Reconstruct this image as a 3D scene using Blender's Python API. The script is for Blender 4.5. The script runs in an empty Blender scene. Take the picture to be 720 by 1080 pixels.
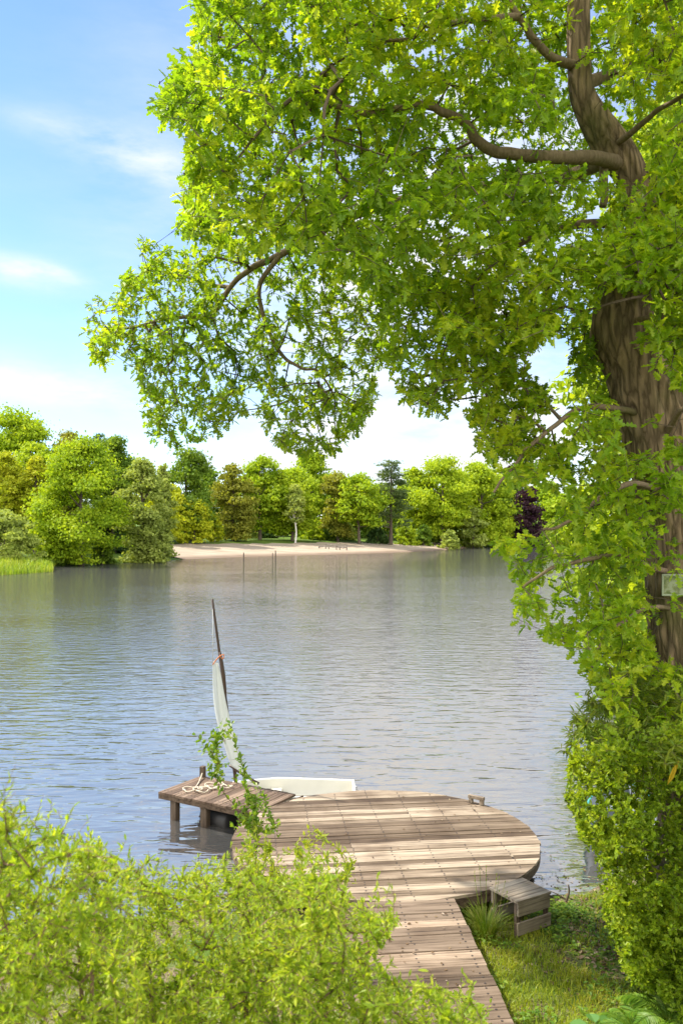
import bpy, math, random
import numpy as np
from mathutils import Vector, Matrix, noise as mnoise, kdtree

F, HY, CX, CAMZ = 905.0, 556.0, 360.0, 4.47
rng = np.random.default_rng(7)
random.seed(7)
R = math.radians
scene = bpy.context.scene
col = scene.collection

def P(px, py, d):
    return np.array([(px - CX) / F * d, d, CAMZ + (HY - py) / F * d])

# ------------------------------------------------------------------ tagging
def tag(o, label=None, cat=None, group=None, kind=None):
    if label: o['label'] = label
    if cat: o['category'] = cat
    if group: o['group'] = group
    if kind: o['kind'] = kind
    return o

def empty(name, loc=(0, 0, 0), rz=0.0, label=None, cat=None, group=None):
    o = bpy.data.objects.new(name, None)
    o.empty_display_size = 0.1
    col.objects.link(o)
    o.location = loc
    o.rotation_euler = (0, 0, rz)
    o.matrix_world = Matrix.Translation(Vector(loc)) @ Matrix.Rotation(rz, 4, 'Z')
    return tag(o, label, cat, group)

# ------------------------------------------------------------------ mesh helpers
class MB:
    """collects vertices and faces for one mesh"""
    def __init__(s):
        s.v, s.loops, s.sizes, s.mi, s.n = [], [], [], [], 0
    def add(s, v, faces, mi=0):
        v = np.asarray(v, float).reshape(-1, 3)
        for f in faces:
            s.loops.append(np.asarray(f) + s.n)
            s.sizes.append(np.array([len(f)]))
            s.mi.append(np.array([mi]))
        s.v.append(v); s.n += len(v)
    def bulk(s, v, loops, sizes, mi=0):
        s.v.append(np.asarray(v, float).reshape(-1, 3))
        s.loops.append(np.asarray(loops).ravel() + s.n)
        sizes = np.asarray(sizes).ravel()
        s.sizes.append(sizes)
        s.mi.append(np.full(len(sizes), mi))
        s.n += len(s.v[-1])
    def box(s, c, size, rot=None, mi=0, bevel=0.0):
        hx, hy, hz = [k / 2 for k in size]
        b = min(bevel, hx * .9, hy * .9, hz * .9)
        if b <= 0:
            v = [(-hx,-hy,-hz),(hx,-hy,-hz),(hx,hy,-hz),(-hx,hy,-hz),(-hx,-hy,hz),(hx,-hy,hz),(hx,hy,hz),(-hx,hy,hz)]
            f = [(0,3,2,1),(4,5,6,7),(0,1,5,4),(1,2,6,5),(2,3,7,6),(3,0,4,7)]
        else:
            v = []
            for sz in (-1, 1):
                for (sx, sy) in ((-1,-1),(1,-1),(1,1),(-1,1)):
                    v += [(sx*(hx-b), sy*hy, sz*(hz-b)), (sx*hx, sy*(hy-b), sz*(hz-b)), (sx*(hx-b), sy*(hy-b), sz*hz)]
            I = lambda k, q, j: k*12 + q*3 + j
            f = [tuple(I(1,q,2) for q in range(4)), tuple(I(0,q,2) for q in (3,2,1,0))]
            for q in range(4):
                d = (q+1) % 4
                a = 0 if q in (0, 2) else 1
                f.append((I(0,q,a), I(0,d,a), I(1,d,a), I(1,q,a)))
                f.append((I(1,q,a), I(1,d,a), I(1,d,2), I(1,q,2)))
                f.append((I(0,d,a), I(0,q,a), I(0,q,2), I(0,d,2)))
            for q in range(4):
                aprev = 0 if ((q-1) % 4) in (0, 2) else 1
                anext = 0 if q in (0, 2) else 1
                f.append((I(0,q,aprev), I(0,q,anext), I(1,q,anext), I(1,q,aprev)))
                f.append((I(1,q,aprev), I(1,q,anext), I(1,q,2)))
                f.append((I(0,q,anext), I(0,q,aprev), I(0,q,2)))
        v = np.array(v, float)
        if rot is not None: v = v @ np.array(rot.to_3x3()).T
        s.add(v + np.array(c, float), f, mi)
    def tube(s, pts, rad, sides=8, mi=0, cap=True):
        v, loops, sizes, nr = tube_arrays(pts, rad, sides)
        base = len(v)
        s.bulk(v, loops, sizes, mi)
        if cap:
            o = s.n - base
            s.loops.append(np.arange(sides)[::-1] + o); s.sizes.append(np.array([sides])); s.mi.append(np.array([mi]))
            s.loops.append(np.arange(sides) + o + (nr-1)*sides); s.sizes.append(np.array([sides])); s.mi.append(np.array([mi]))
    def build(s, name, mats, parent=None, smooth=False):
        v = np.concatenate(s.v).astype(np.float32)
        loops = np.concatenate(s.loops).astype(np.int32)
        sizes = np.concatenate(s.sizes).astype(np.int32)
        me = bpy.data.meshes.new(name)
        me.vertices.add(len(v)); me.vertices.foreach_set('co', v.ravel())
        me.loops.add(len(loops)); me.loops.foreach_set('vertex_index', loops)
        me.polygons.add(len(sizes))
        st = np.concatenate([[0], np.cumsum(sizes)[:-1]]).astype(np.int32)
        me.polygons.foreach_set('loop_start', st)
        try: me.polygons.foreach_set('loop_total', sizes)
        except Exception: pass
        me.polygons.foreach_set('use_smooth', np.full(len(sizes), bool(smooth)))
        mats = mats if isinstance(mats, (list, tuple)) else [mats]
        for m in mats: me.materials.append(m)
        me.polygons.foreach_set('material_index', np.concatenate(s.mi).astype(np.int32))
        me.update(calc_edges=True); me.validate()
        o = bpy.data.objects.new(name, me); col.objects.link(o)
        if parent is not None:
            o.parent = parent
        return o

def local(mb, root):
    """world points collected in mb -> the root's own space"""
    M = np.array(root.matrix_world.inverted())
    mb.v = [a @ M[:3, :3].T + M[:3, 3] for a in mb.v]
    return mb

def catmull(pts, n):
    pts = np.asarray(pts, float)
    P0 = np.vstack([2*pts[0]-pts[1], pts, 2*pts[-1]-pts[-2]])
    out = []
    m = len(pts) - 1
    for i in range(m):
        a, b, c, d = P0[i], P0[i+1], P0[i+2], P0[i+3]
        k = n if i < m-1 else n + 1
        for j in range(k):
            t = j / n
            out.append(.5*((2*b) + (-a+c)*t + (2*a-5*b+4*c-d)*t*t + (-a+3*b-3*c+d)*t**3))
    return np.array(out)

def frames(pts):
    pts = np.asarray(pts, float)
    t = np.gradient(pts, axis=0)
    t /= np.linalg.norm(t, axis=1)[:, None] + 1e-9
    u = np.zeros_like(pts)
    ref = np.array([1., 0, 0]) if abs(t[0][0]) < .8 else np.array([0, 1., 0])
    for i in range(len(pts)):
        ref = ref - t[i]*np.dot(ref, t[i]); ref /= np.linalg.norm(ref) + 1e-9
        u[i] = ref
    return t, u, np.cross(t, u)

def tube_arrays(pts, rad, sides, rfun=None):
    pts = np.asarray(pts, float)
    rad = np.broadcast_to(np.asarray(rad, float), (len(pts),))
    t, u, w = frames(pts)
    a = np.linspace(0, 2*np.pi, sides, endpoint=False)
    rr = np.repeat(rad[:, None], sides, 1)
    if rfun is not None:
        L = np.concatenate([[0], np.cumsum(np.linalg.norm(np.diff(pts, axis=0), axis=1))])
        for i in range(len(pts)):
            for j in range(sides):
                rr[i, j] *= rfun(a[j], L[i], rad[i])
    v = pts[:, None, :] + rr[:, :, None]*(np.cos(a)[None, :, None]*u[:, None, :] + np.sin(a)[None, :, None]*w[:, None, :])
    nr = len(pts)
    i = np.arange(nr-1)[:, None]*sides; j = np.arange(sides)[None, :]; jn = (j+1) % sides
    q = np.stack([i+j, i+jn, i+sides+jn, i+sides+j], -1).reshape(-1)
    return v.reshape(-1, 3), q, np.full((nr-1)*sides, 4), nr

def segs(mb, p0, p1, r0, r1, sides=3):
    """many little tapered twigs at once"""
    if len(p0) == 0: return
    d = p1 - p0; L = np.linalg.norm(d, axis=1)[:, None] + 1e-9; d = d/L
    ref = np.where(np.abs(d[:, 2:3]) < .9, np.array([[0, 0, 1.]]), np.array([[1., 0, 0]]))
    u = np.cross(d, ref); u /= np.linalg.norm(u, axis=1)[:, None]
    w = np.cross(d, u)
    a = np.linspace(0, 2*np.pi, sides, endpoint=False)
    c, s = np.cos(a)[None, :, None], np.sin(a)[None, :, None]
    ring = c*u[:, None] + s*w[:, None]
    e = d*np.minimum(L*.15, .02)
    v = np.concatenate([(p0-e)[:, None]+ring*r0[:, None, None], (p1+e)[:, None]+ring*r1[:, None, None]], 1)
    n = len(p0)
    f = []
    for j in range(sides):
        jn = (j+1) % sides
        f.append([j, jn, sides+jn, sides+j])
    f = np.array(f)
    loops = (np.arange(n)[:, None, None]*(2*sides) + f[None]).ravel()
    mb.bulk(v.reshape(-1, 3), loops, np.full(n*sides, 4))

# ------------------------------------------------------------------ leaf shapes
def two_half(outline, fold=.28, droop=.18):
    o = np.array(outline)
    n = len(o)
    v, loops, sizes = [], [], []
    z = lambda x, y: fold*abs(y) - droop*x*x
    for (x, y) in o: v.append((x, y, z(x, y)))
    for (x, y) in o[1:-1]: v.append((x, -y, z(x, y)))
    left = list(range(n))
    right = [0] + [n + i for i in range(n-2)] + [n-1]
    loops = left[::-1] + right
    return np.array(v), np.array(loops), np.array([n, n])

OAK = two_half([(0,0),(.14,.025),(.25,.16),(.36,.055),(.47,.27),(.58,.085),(.70,.32),(.81,.11),(.91,.19),(1,0)], .25, .2)
OAK_S = two_half([(0,0),(.3,.15),(.42,.09),(.7,.27),(.9,.15),(1,0)], .25, .2)
LANCE = two_half([(0,0),(.25,.13),(.55,.15),(.8,.09),(1,0)], .3, .15)
OVAL = two_half([(0,0),(.2,.2),(.5,.29),(.8,.2),(1,0)], .3, .15)
MAPLE = two_half([(0,0),(.05,.28),(.3,.2),(.42,.5),(.6,.2),(.75,.24),(1,0)], .2, .2)
WILLOW = two_half([(0,0),(.25,.06),(.6,.065),(1,0)], .3, .35)
def needle_card():
    v = np.array([(0,-.1,0),(.5,-.18,.02),(1,0,-.1),(.5,.18,.02),(0,.1,0)])
    return v, np.array([0,1,2,3,4]), np.array([5])
TUFT = needle_card()
QUAD = (np.array([(-.5,-.32,0),(.1,-.5,.12),(.55,.05,-.08),(-.05,.5,.1)]), np.array([0,1,2,3]), np.array([4]))

def norm(a):
    return a/(np.linalg.norm(a, axis=-1, keepdims=True)+1e-9)

def leaves(mb, tpl, org, axis, nrm, size, mi=0, wid=None):
    tv, tl, ts = tpl
    n = len(org)
    if n == 0: return
    x = norm(axis); z = nrm - x*np.sum(nrm*x, 1, keepdims=True); z = norm(z); y = np.cross(z, x)
    size = np.broadcast_to(size, (n,))[:, None, None]
    w = np.ones((n,1,1)) if wid is None else np.broadcast_to(wid, (n,))[:, None, None]
    v = org[:, None] + size*(tv[None, :, 0:1]*x[:, None] + w*tv[None, :, 1:2]*y[:, None] + tv[None, :, 2:3]*z[:, None])
    k = len(tv)
    loops = (np.arange(n)[:, None]*k + tl[None]).ravel()
    mb.bulk(v.reshape(-1, 3), loops, np.tile(ts, n), mi)

def rdir(n):
    return norm(rng.normal(size=(n, 3)))

# ------------------------------------------------------------------ materials
def newmat(name):
    m = bpy.data.materials.new(name); m.use_nodes = True
    nt = m.node_tree; nt.nodes.clear()
    out = nt.nodes.new('ShaderNodeOutputMaterial')
    return m, nt, out

def N(nt, t, **kw):
    n = nt.nodes.new(t)
    for k, v in kw.items():
        if k.startswith('i_'):
            key = k[2:].replace('_', ' ')
            n.inputs[key].default_value = v
        else: setattr(n, k, v)
    return n

def L(nt, a, ao, b, bi):
    nt.links.new(a.outputs[ao], b.inputs[bi])

def ramp(nt, stops, interp='LINEAR'):
    r = nt.nodes.new('ShaderNodeValToRGB'); r.color_ramp.interpolation = interp
    e = r.color_ramp.elements
    while len(e) < len(stops): e.new(.5)
    for k, (p, c) in zip(e, stops):
        k.position = p; k.color = (*c, 1) if len(c) == 3 else c
    return r

def leaf_mat(name, cols, trans=(1.45, 1.35, .6), tfac=.5, rough=.45, spec=.35, patch=2.0, patchmix=.35):
    """cols: dark, mid, light natural leaf colours; the pick is per leaf and drifts in patches"""
    m, nt, out = newmat(name)
    g = N(nt, 'ShaderNodeNewGeometry')
    tc = N(nt, 'ShaderNodeTexCoord')
    nz = N(nt, 'ShaderNodeTexNoise', i_Scale=1.0/patch, i_Detail=2.0)
    L(nt, tc, 'Object', nz, 'Vector')
    mr = N(nt, 'ShaderNodeMapRange'); mr.inputs[1].default_value = .3; mr.inputs[2].default_value = .7
    L(nt, nz, 'Fac', mr, 'Value')
    mx = N(nt, 'ShaderNodeMix'); mx.inputs[0].default_value = patchmix
    L(nt, g, 'Random Per Island', mx, 'A'); L(nt, mr, 'Result', mx, 'B')
    k = len(cols)
    r = ramp(nt, [(i/(k-1)*.8+.1, c) for i, c in enumerate(cols)])
    L(nt, mx, 'Result', r, 'Fac')
    pb = N(nt, 'ShaderNodeBsdfPrincipled'); pb.inputs['Roughness'].default_value = rough
    pb.inputs['Specular IOR Level'].default_value = spec
    L(nt, r, 'Color', pb, 'Base Color')
    tm = N(nt, 'ShaderNodeMix', data_type='RGBA', blend_type='MULTIPLY'); tm.inputs[0].default_value = 1
    L(nt, r, 'Color', tm, 6); tm.inputs[7].default_value = (*trans, 1)
    tr = N(nt, 'ShaderNodeBsdfTranslucent'); L(nt, tm, 2, tr, 'Color')
    ms = N(nt, 'ShaderNodeMixShader'); ms.inputs[0].default_value = tfac
    L(nt, pb, 0, ms, 1); L(nt, tr, 0, ms, 2); L(nt, ms, 0, out, 0)
    return m

def bark_mat(name, dark, light, moss=None, scale=1.0, mossamt=.5, plates=.0):
    m, nt, out = newmat(name)
    tc = N(nt, 'ShaderNodeTexCoord')
    mp = N(nt, 'ShaderNodeMapping'); mp.inputs['Scale'].default_value = (10*scale, 10*scale, 1.3*scale)
    L(nt, tc, 'Object', mp, 'Vector')
    n1 = N(nt, 'ShaderNodeTexNoise', i_Scale=2.2, i_Detail=8.0, i_Roughness=.65); L(nt, mp, 0, n1, 'Vector')
    r = ramp(nt, [(.36, tuple((a+b)*.5 for a, b in zip(dark, light))), (.66, light)]); L(nt, n1, 'Fac', r, 'Fac')
    vd = N(nt, 'ShaderNodeMix', data_type='VECTOR'); vd.inputs[0].default_value = .34
    L(nt, mp, 0, vd, 4); L(nt, n1, 'Color', vd, 5)
    vo = N(nt, 'ShaderNodeTexVoronoi', feature='DISTANCE_TO_EDGE'); vo.inputs['Scale'].default_value = 1.75; L(nt, vd, 1, vo, 'Vector')
    q0 = 1-plates
    cr = ramp(nt, [(.0, (q0, q0, q0)), (.10, (.5+.5*q0,)*3), (.26, (1, 1, 1))]); L(nt, vo, 'Distance', cr, 'Fac')
    fm = N(nt, 'ShaderNodeMix', data_type='RGBA'); L(nt, cr, 'Color', fm, 0); fm.inputs[6].default_value = (*[k*.55 for k in dark], 1); L(nt, r, 'Color', fm, 7)
    hs = N(nt, 'ShaderNodeMath', operation='MULTIPLY_ADD'); L(nt, n1, 'Fac', hs, 0); hs.inputs[1].default_value = .8; L(nt, cr, 'Color', hs, 2)
    last = (fm, 2)
    if moss:
        n2 = N(nt, 'ShaderNodeTexNoise', i_Scale=1.7*scale, i_Detail=5.0); L(nt, tc, 'Object', n2, 'Vector')
        r2 = ramp(nt, [(.62-.25*mossamt, (0, 0, 0)), (.78-.15*mossamt, (1, 1, 1))]); L(nt, n2, 'Fac', r2, 'Fac')
        mm = N(nt, 'ShaderNodeMath', operation='MULTIPLY'); mm.inputs[1].default_value = .65; L(nt, r2, 'Color', mm, 0)
        mx = N(nt, 'ShaderNodeMix', data_type='RGBA'); L(nt, mm, 0, mx, 0); L(nt, fm, 2, mx, 6); mx.inputs[7].default_value = (*moss, 1)
        last = (mx, 2)
    pb = N(nt, 'ShaderNodeBsdfPrincipled', i_Roughness=.9); pb.inputs['Specular IOR Level'].default_value = .2
    L(nt, *last, pb, 'Base Color')
    b = N(nt, 'ShaderNodeBump', i_Strength=1.0, i_Distance=.025/scale); L(nt, hs, 0, b, 'Height'); L(nt, b, 0, pb, 'Normal')
    L(nt, pb, 0, out, 0)
    return m

def wood_mat(name, stops, axis=0, bump=.5, stain=.8):
    """weathered boards: each board its own tone, grain along the given local axis"""
    m, nt, out = newmat(name)
    g = N(nt, 'ShaderNodeNewGeometry'); tc = N(nt, 'ShaderNodeTexCoord')
    off = N(nt, 'ShaderNodeVectorMath', operation='SCALE'); off.inputs[0].default_value = (37., 51., 19.)
    L(nt, g, 'Random Per Island', off, 'Scale')
    ad = N(nt, 'ShaderNodeVectorMath', operation='ADD'); L(nt, tc, 'Object', ad, 0); L(nt, off, 0, ad, 1)
    sc = [21., 21., 21.]; sc[axis] = 1.1
    mp = N(nt, 'ShaderNodeMapping'); mp.inputs['Scale'].default_value = sc; L(nt, ad, 0, mp, 'Vector')
    n1 = N(nt, 'ShaderNodeTexNoise', i_Scale=1.3, i_Detail=7.0, i_Roughness=.62); L(nt, mp, 0, n1, 'Vector')
    n2 = N(nt, 'ShaderNodeTexNoise', i_Scale=1.6, i_Detail=5.0); L(nt, tc, 'Object', n2, 'Vector')
    base = ramp(nt, stops); L(nt, g, 'Random Per Island', base, 'Fac')
    gr = ramp(nt, [(.34, (.22, .19, .165)), (.47, (.78, .75, .72)), (.58, (1.05, 1.04, 1.03)), (.75, (1.25, 1.23, 1.2))]); L(nt, n1, 'Fac', gr, 'Fac')
    m1 = N(nt, 'ShaderNodeMix', data_type='RGBA', blend_type='MULTIPLY'); m1.inputs[0].default_value = .85
    L(nt, base, 'Color', m1, 6); L(nt, gr, 'Color', m1, 7)
    st = ramp(nt, [(.36, (.55, .5, .46)), (.56, (1, 1, 1))]); L(nt, n2, 'Fac', st, 'Fac')
    m2 = N(nt, 'ShaderNodeMix', data_type='RGBA', blend_type='MULTIPLY'); m2.inputs[0].default_value = stain
    L(nt, m1, 2, m2, 6); L(nt, st, 'Color', m2, 7)
    pb = N(nt, 'ShaderNodeBsdfPrincipled', i_Roughness=.8); pb.inputs['Specular IOR Level'].default_value = .25
    L(nt, m2, 2, pb, 'Base Color')
    b = N(nt, 'ShaderNodeBump', i_Strength=bump, i_Distance=.006); L(nt, n1, 'Fac', b, 'Height'); L(nt, b, 0, pb, 'Normal')
    L(nt, pb, 0, out, 0)
    return m

def plain(name, c, rough=.6, spec=.4, var=.15, scale=6.0, metal=0.0):
    m, nt, out = newmat(name)
    tc = N(nt, 'ShaderNodeTexCoord'); n = N(nt, 'ShaderNodeTexNoise', i_Scale=scale, i_Detail=4.0); L(nt, tc, 'Object', n, 'Vector')
    r = ramp(nt, [(.3, tuple(k*(1-var) for k in c)), (.7, tuple(min(1, k*(1+var)) for k in c))]); L(nt, n, 'Fac', r, 'Fac')
    pb = N(nt, 'ShaderNodeBsdfPrincipled', i_Roughness=rough, i_Metallic=metal); pb.inputs['Specular IOR Level'].default_value = spec
    L(nt, r, 'Color', pb, 'Base Color'); L(nt, pb, 0, out, 0)
    return m

M = {}
M['oak_leaf'] = leaf_mat('oak_leaf', [(.12,.225,.010), (.22,.34,.014), (.385,.445,.022)], tfac=.6, trans=(1.6,1.5,.6), patch=1.6, patchmix=.45)
M['oak_bark'] = bark_mat('oak_bark', (.075,.052,.028), (.34,.24,.14), (.105,.105,.028), 1.0, .5, .7)
M['limb_bark'] = bark_mat('limb_bark', (.06,.042,.024), (.24,.175,.11), (.10,.10,.03), 1.6, .4)
M['twig'] = plain('twig_bark', (.10,.075,.05), .9, .2)
M['shrub_leaf'] = leaf_mat('shrub_leaf', [(.16,.255,.014), (.29,.40,.022), (.44,.48,.045)], tfac=.5, patch=.5)
M['shrub_tip'] = leaf_mat('shrub_tip', [(.18,.27,.02), (.28,.36,.02), (.40,.41,.03)], tfac=.5, patch=.5)
M['shrub_stem'] = plain('shrub_stem', (.17,.11,.06), .8, .3)
M['sapling_leaf'] = leaf_mat('sapling_leaf', [(.09,.19,.02), (.16,.27,.02), (.27,.34,.03)], tfac=.45, patch=.4)
M['box_leaf'] = leaf_mat('box_leaf', [(.11,.19,.012), (.22,.32,.016), (.38,.44,.025)], tfac=.5, patch=.6, patchmix=.5, spec=.2)
M['willow_leaf'] = leaf_mat('willow_leaf', [(.10,.17,.02), (.17,.24,.02), (.26,.29,.03)], tfac=.45, patch=.6)
M['yellow_leaf'] = leaf_mat('yellow_leaf', [(.40,.27,.02), (.48,.34,.03)], tfac=.45)
M['fern'] = leaf_mat('fern_leaf', [(.10,.21,.015), (.16,.28,.02), (.24,.33,.03)], tfac=.45, patch=.4)
M['dock'] = leaf_mat('broad_leaf', [(.08,.19,.04), (.12,.24,.05)], tfac=.35)
M['grass'] = leaf_mat('grass_blade', [(.15,.22,.015), (.28,.34,.018), (.44,.40,.06)], tfac=.4, patch=.45, patchmix=.5)
M['tall_grass'] = leaf_mat('tall_grass_blade', [(.10,.19,.015), (.20,.28,.02), (.42,.36,.12)], tfac=.4, patch=.3)
M['reed'] = leaf_mat('reed_blade', [(.16,.26,.02), (.23,.33,.025), (.32,.36,.05)], tfac=.4, patch=5)
M['litter'] = leaf_mat('litter_leaf', [(.09,.05,.025), (.22,.14,.07), (.36,.28,.17)], tfac=.15, patch=.3)
M['deck'] = wood_mat('deck_boards', [(0,(.105,.070,.043)), (.3,(.16,.115,.075)), (.5,(.23,.172,.117)), (.68,(.335,.262,.187)), (1,(.43,.348,.255))], 0)
M['walk'] = wood_mat('walkway_boards', [(0,(.10,.070,.047)), (.5,(.155,.112,.077)), (.85,(.21,.155,.11)), (1,(.37,.28,.20))], 0)
M['side'] = wood_mat('side_boards', [(0,(.13,.088,.06)), (.5,(.19,.13,.09)), (1,(.26,.185,.13))], 0)
M['post'] = wood_mat('post_wood', [(0,(.11,.08,.055)), (1,(.17,.125,.09))], 2)
M['beam'] = wood_mat('beam_wood', [(0,(.10,.07,.045)), (1,(.16,.11,.075))], 0)
M['box'] = wood_mat('seat_boards', [(0,(.26,.215,.16)), (.5,(.32,.265,.20)), (1,(.38,.315,.24))], 0)
M['screw'] = plain('screw_rust', (.035,.025,.02), .6, .5)

# ------------------------------------------------------------------ terrain
LAKE = np.array([(-40,9.2),(-6,9.4),(-1.8,9.9),(.3,9.9),(1.3,10.1),(2.2,10.35),(2.9,10.4),(3.5,11.0),(4.6,14),(7.6,22),(16.5,50),(30,95),(44,135),
                 (60,190),(62,240),(48,240),(38,200),(28,190),(20,168),(10,153),(-2.6,139.5),(-14.4,130.5),(-22.5,119),(-22.5,112),(-27,106),(-32.7,98.7),
                 (-30,88),(-33,81),(-60,70),(-70,40),(-60,15)], float)

def lake_sd(x, y):
    """positive on land, negative in the lake"""
    x = np.asarray(x, float); y = np.asarray(y, float)
    d2 = np.full(x.shape, 1e12); ins = np.zeros(x.shape, bool)
    n = len(LAKE)
    for i in range(n):
        ax, ay = LAKE[i]; bx, by = LAKE[(i+1) % n]
        ex, ey = bx-ax, by-ay
        t = np.clip(((x-ax)*ex + (y-ay)*ey)/(ex*ex+ey*ey), 0, 1)
        d2 = np.minimum(d2, (x-ax-t*ex)**2 + (y-ay-t*ey)**2)
        c = ((ay > y) != (by > y)) & (x < (bx-ax)*(y-ay)/((by-ay) if by != ay else 1e-9) + ax)
        ins ^= c
    d = np.sqrt(d2)
    return np.where(ins, -d, d)

def ss(a, b, x):
    t = np.clip((x-a)/(b-a), 0, 1); return t*t*(3-2*t)

def gh(x, y):
    x = np.asarray(x, float); y = np.asarray(y, float)
    sd = lake_sd(x, y)
    wob = .025*np.sin(x*2.3+1)*np.cos(y*1.9) + .015*np.sin(x*5.1+y*4.3)
    hill = .045*np.clip(8-y, 0, 8)**2
    near = .03 + np.minimum(.065*np.maximum(sd, 0), .22) + hill + wob*ss(0, .8, sd)
    far = np.minimum(.085*np.maximum(sd, 0), 2.1) + .012*np.maximum(sd-30, 0) + .02
    w = ss(18, 60, y)
    land = near*(1-w) + far*w
    bed = -np.minimum(.02 + .25*np.maximum(-sd, 0), 2.5)
    return np.where(sd > 0, land, bed)

def ghs(x, y):
    return float(gh(np.array([x]), np.array([y]))[0])

def build_ground():
    def spread(a, b, n, p): return a + (b-a)*(np.linspace(0, 1, n)**p)
    xs = np.concatenate([-spread(6, 1500, 70, 3.0)[::-1], np.arange(-5.9, 6, .13), spread(6, 1500, 70, 3.0)])
    ys = np.concatenate([np.linspace(-400, -10, 14), np.linspace(-8, 3.6, 12), np.arange(4, 13, .13), spread(13.2, 240, 100, 1.4), spread(246, 2500, 16, 1.8)])
    X, Y = np.meshgrid(xs, ys)
    Z = gh(X, Y)
    nx, ny = len(xs), len(ys)
    v = np.stack([X, Y, Z], -1).reshape(-1, 3)
    i = np.arange(ny-1)[:, None]*nx; j = np.arange(nx-1)[None]
    q = np.stack([i+j, i+j+1, i+nx+j+1, i+nx+j], -1).reshape(-1)
    mb = MB(); mb.bulk(v, q, np.full((nx-1)*(ny-1), 4))
    m, nt, out = newmat('ground_soil_grass')
    g = N(nt, 'ShaderNodeNewGeometry')
    n1 = N(nt, 'ShaderNodeTexNoise', i_Scale=1.1, i_Detail=6.0, i_Roughness=.6); L(nt, g, 'Position', n1, 'Vector')
    n2 = N(nt, 'ShaderNodeTexNoise', i_Scale=38.0, i_Detail=4.0); L(nt, g, 'Position', n2, 'Vector')
    n3 = N(nt, 'ShaderNodeTexNoise', i_Scale=.12, i_Detail=4.0); L(nt, g, 'Position', n3, 'Vector')
    soil = ramp(nt, [(.3, (.06,.045,.028)), (.55, (.17,.125,.08)), (.75, (.33,.26,.18))]); L(nt, n2, 'Fac', soil, 'Fac')
    grs = ramp(nt, [(.3, (.05,.09,.012)), (.6, (.11,.17,.02)), (.8, (.19,.21,.035))]); L(nt, n3, 'Fac', grs, 'Fac')
    k = ramp(nt, [(.40, (0,0,0)), (.58, (1,1,1))]); L(nt, n1, 'Fac', k, 'Fac')
    sx = N(nt, 'ShaderNodeSeparateXYZ'); L(nt, g, 'Position', sx, 0)
    far = N(nt, 'ShaderNodeMapRange'); far.inputs[1].default_value = 14; far.inputs[2].default_value = 40; L(nt, sx, 'Y', far, 'Value')
    mxk = N(nt, 'ShaderNodeMath', operation='MAXIMUM'); L(nt, k, 'Color', mxk, 0); L(nt, far, 0, mxk, 1)
    mx = N(nt, 'ShaderNodeMix', data_type='RGBA'); L(nt, mxk, 0, mx, 0); L(nt, soil, 'Color', mx, 6); L(nt, grs, 'Color', mx, 7)
    pb = N(nt, 'ShaderNodeBsdfPrincipled', i_Roughness=.95); pb.inputs['Specular IOR Level'].default_value = .15
    L(nt, mx, 2, pb, 'Base Color')
    b = N(nt, 'ShaderNodeBump', i_Strength=.7, i_Distance=.03); L(nt, n2, 'Fac', b, 'Height'); L(nt, b, 0, pb, 'Normal')
    L(nt, pb, 0, out, 0)
    o = mb.build('ground', m, smooth=True); tag(o, 'grassy earth bank sloping down around the whole lake', 'ground', kind='structure')

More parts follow.
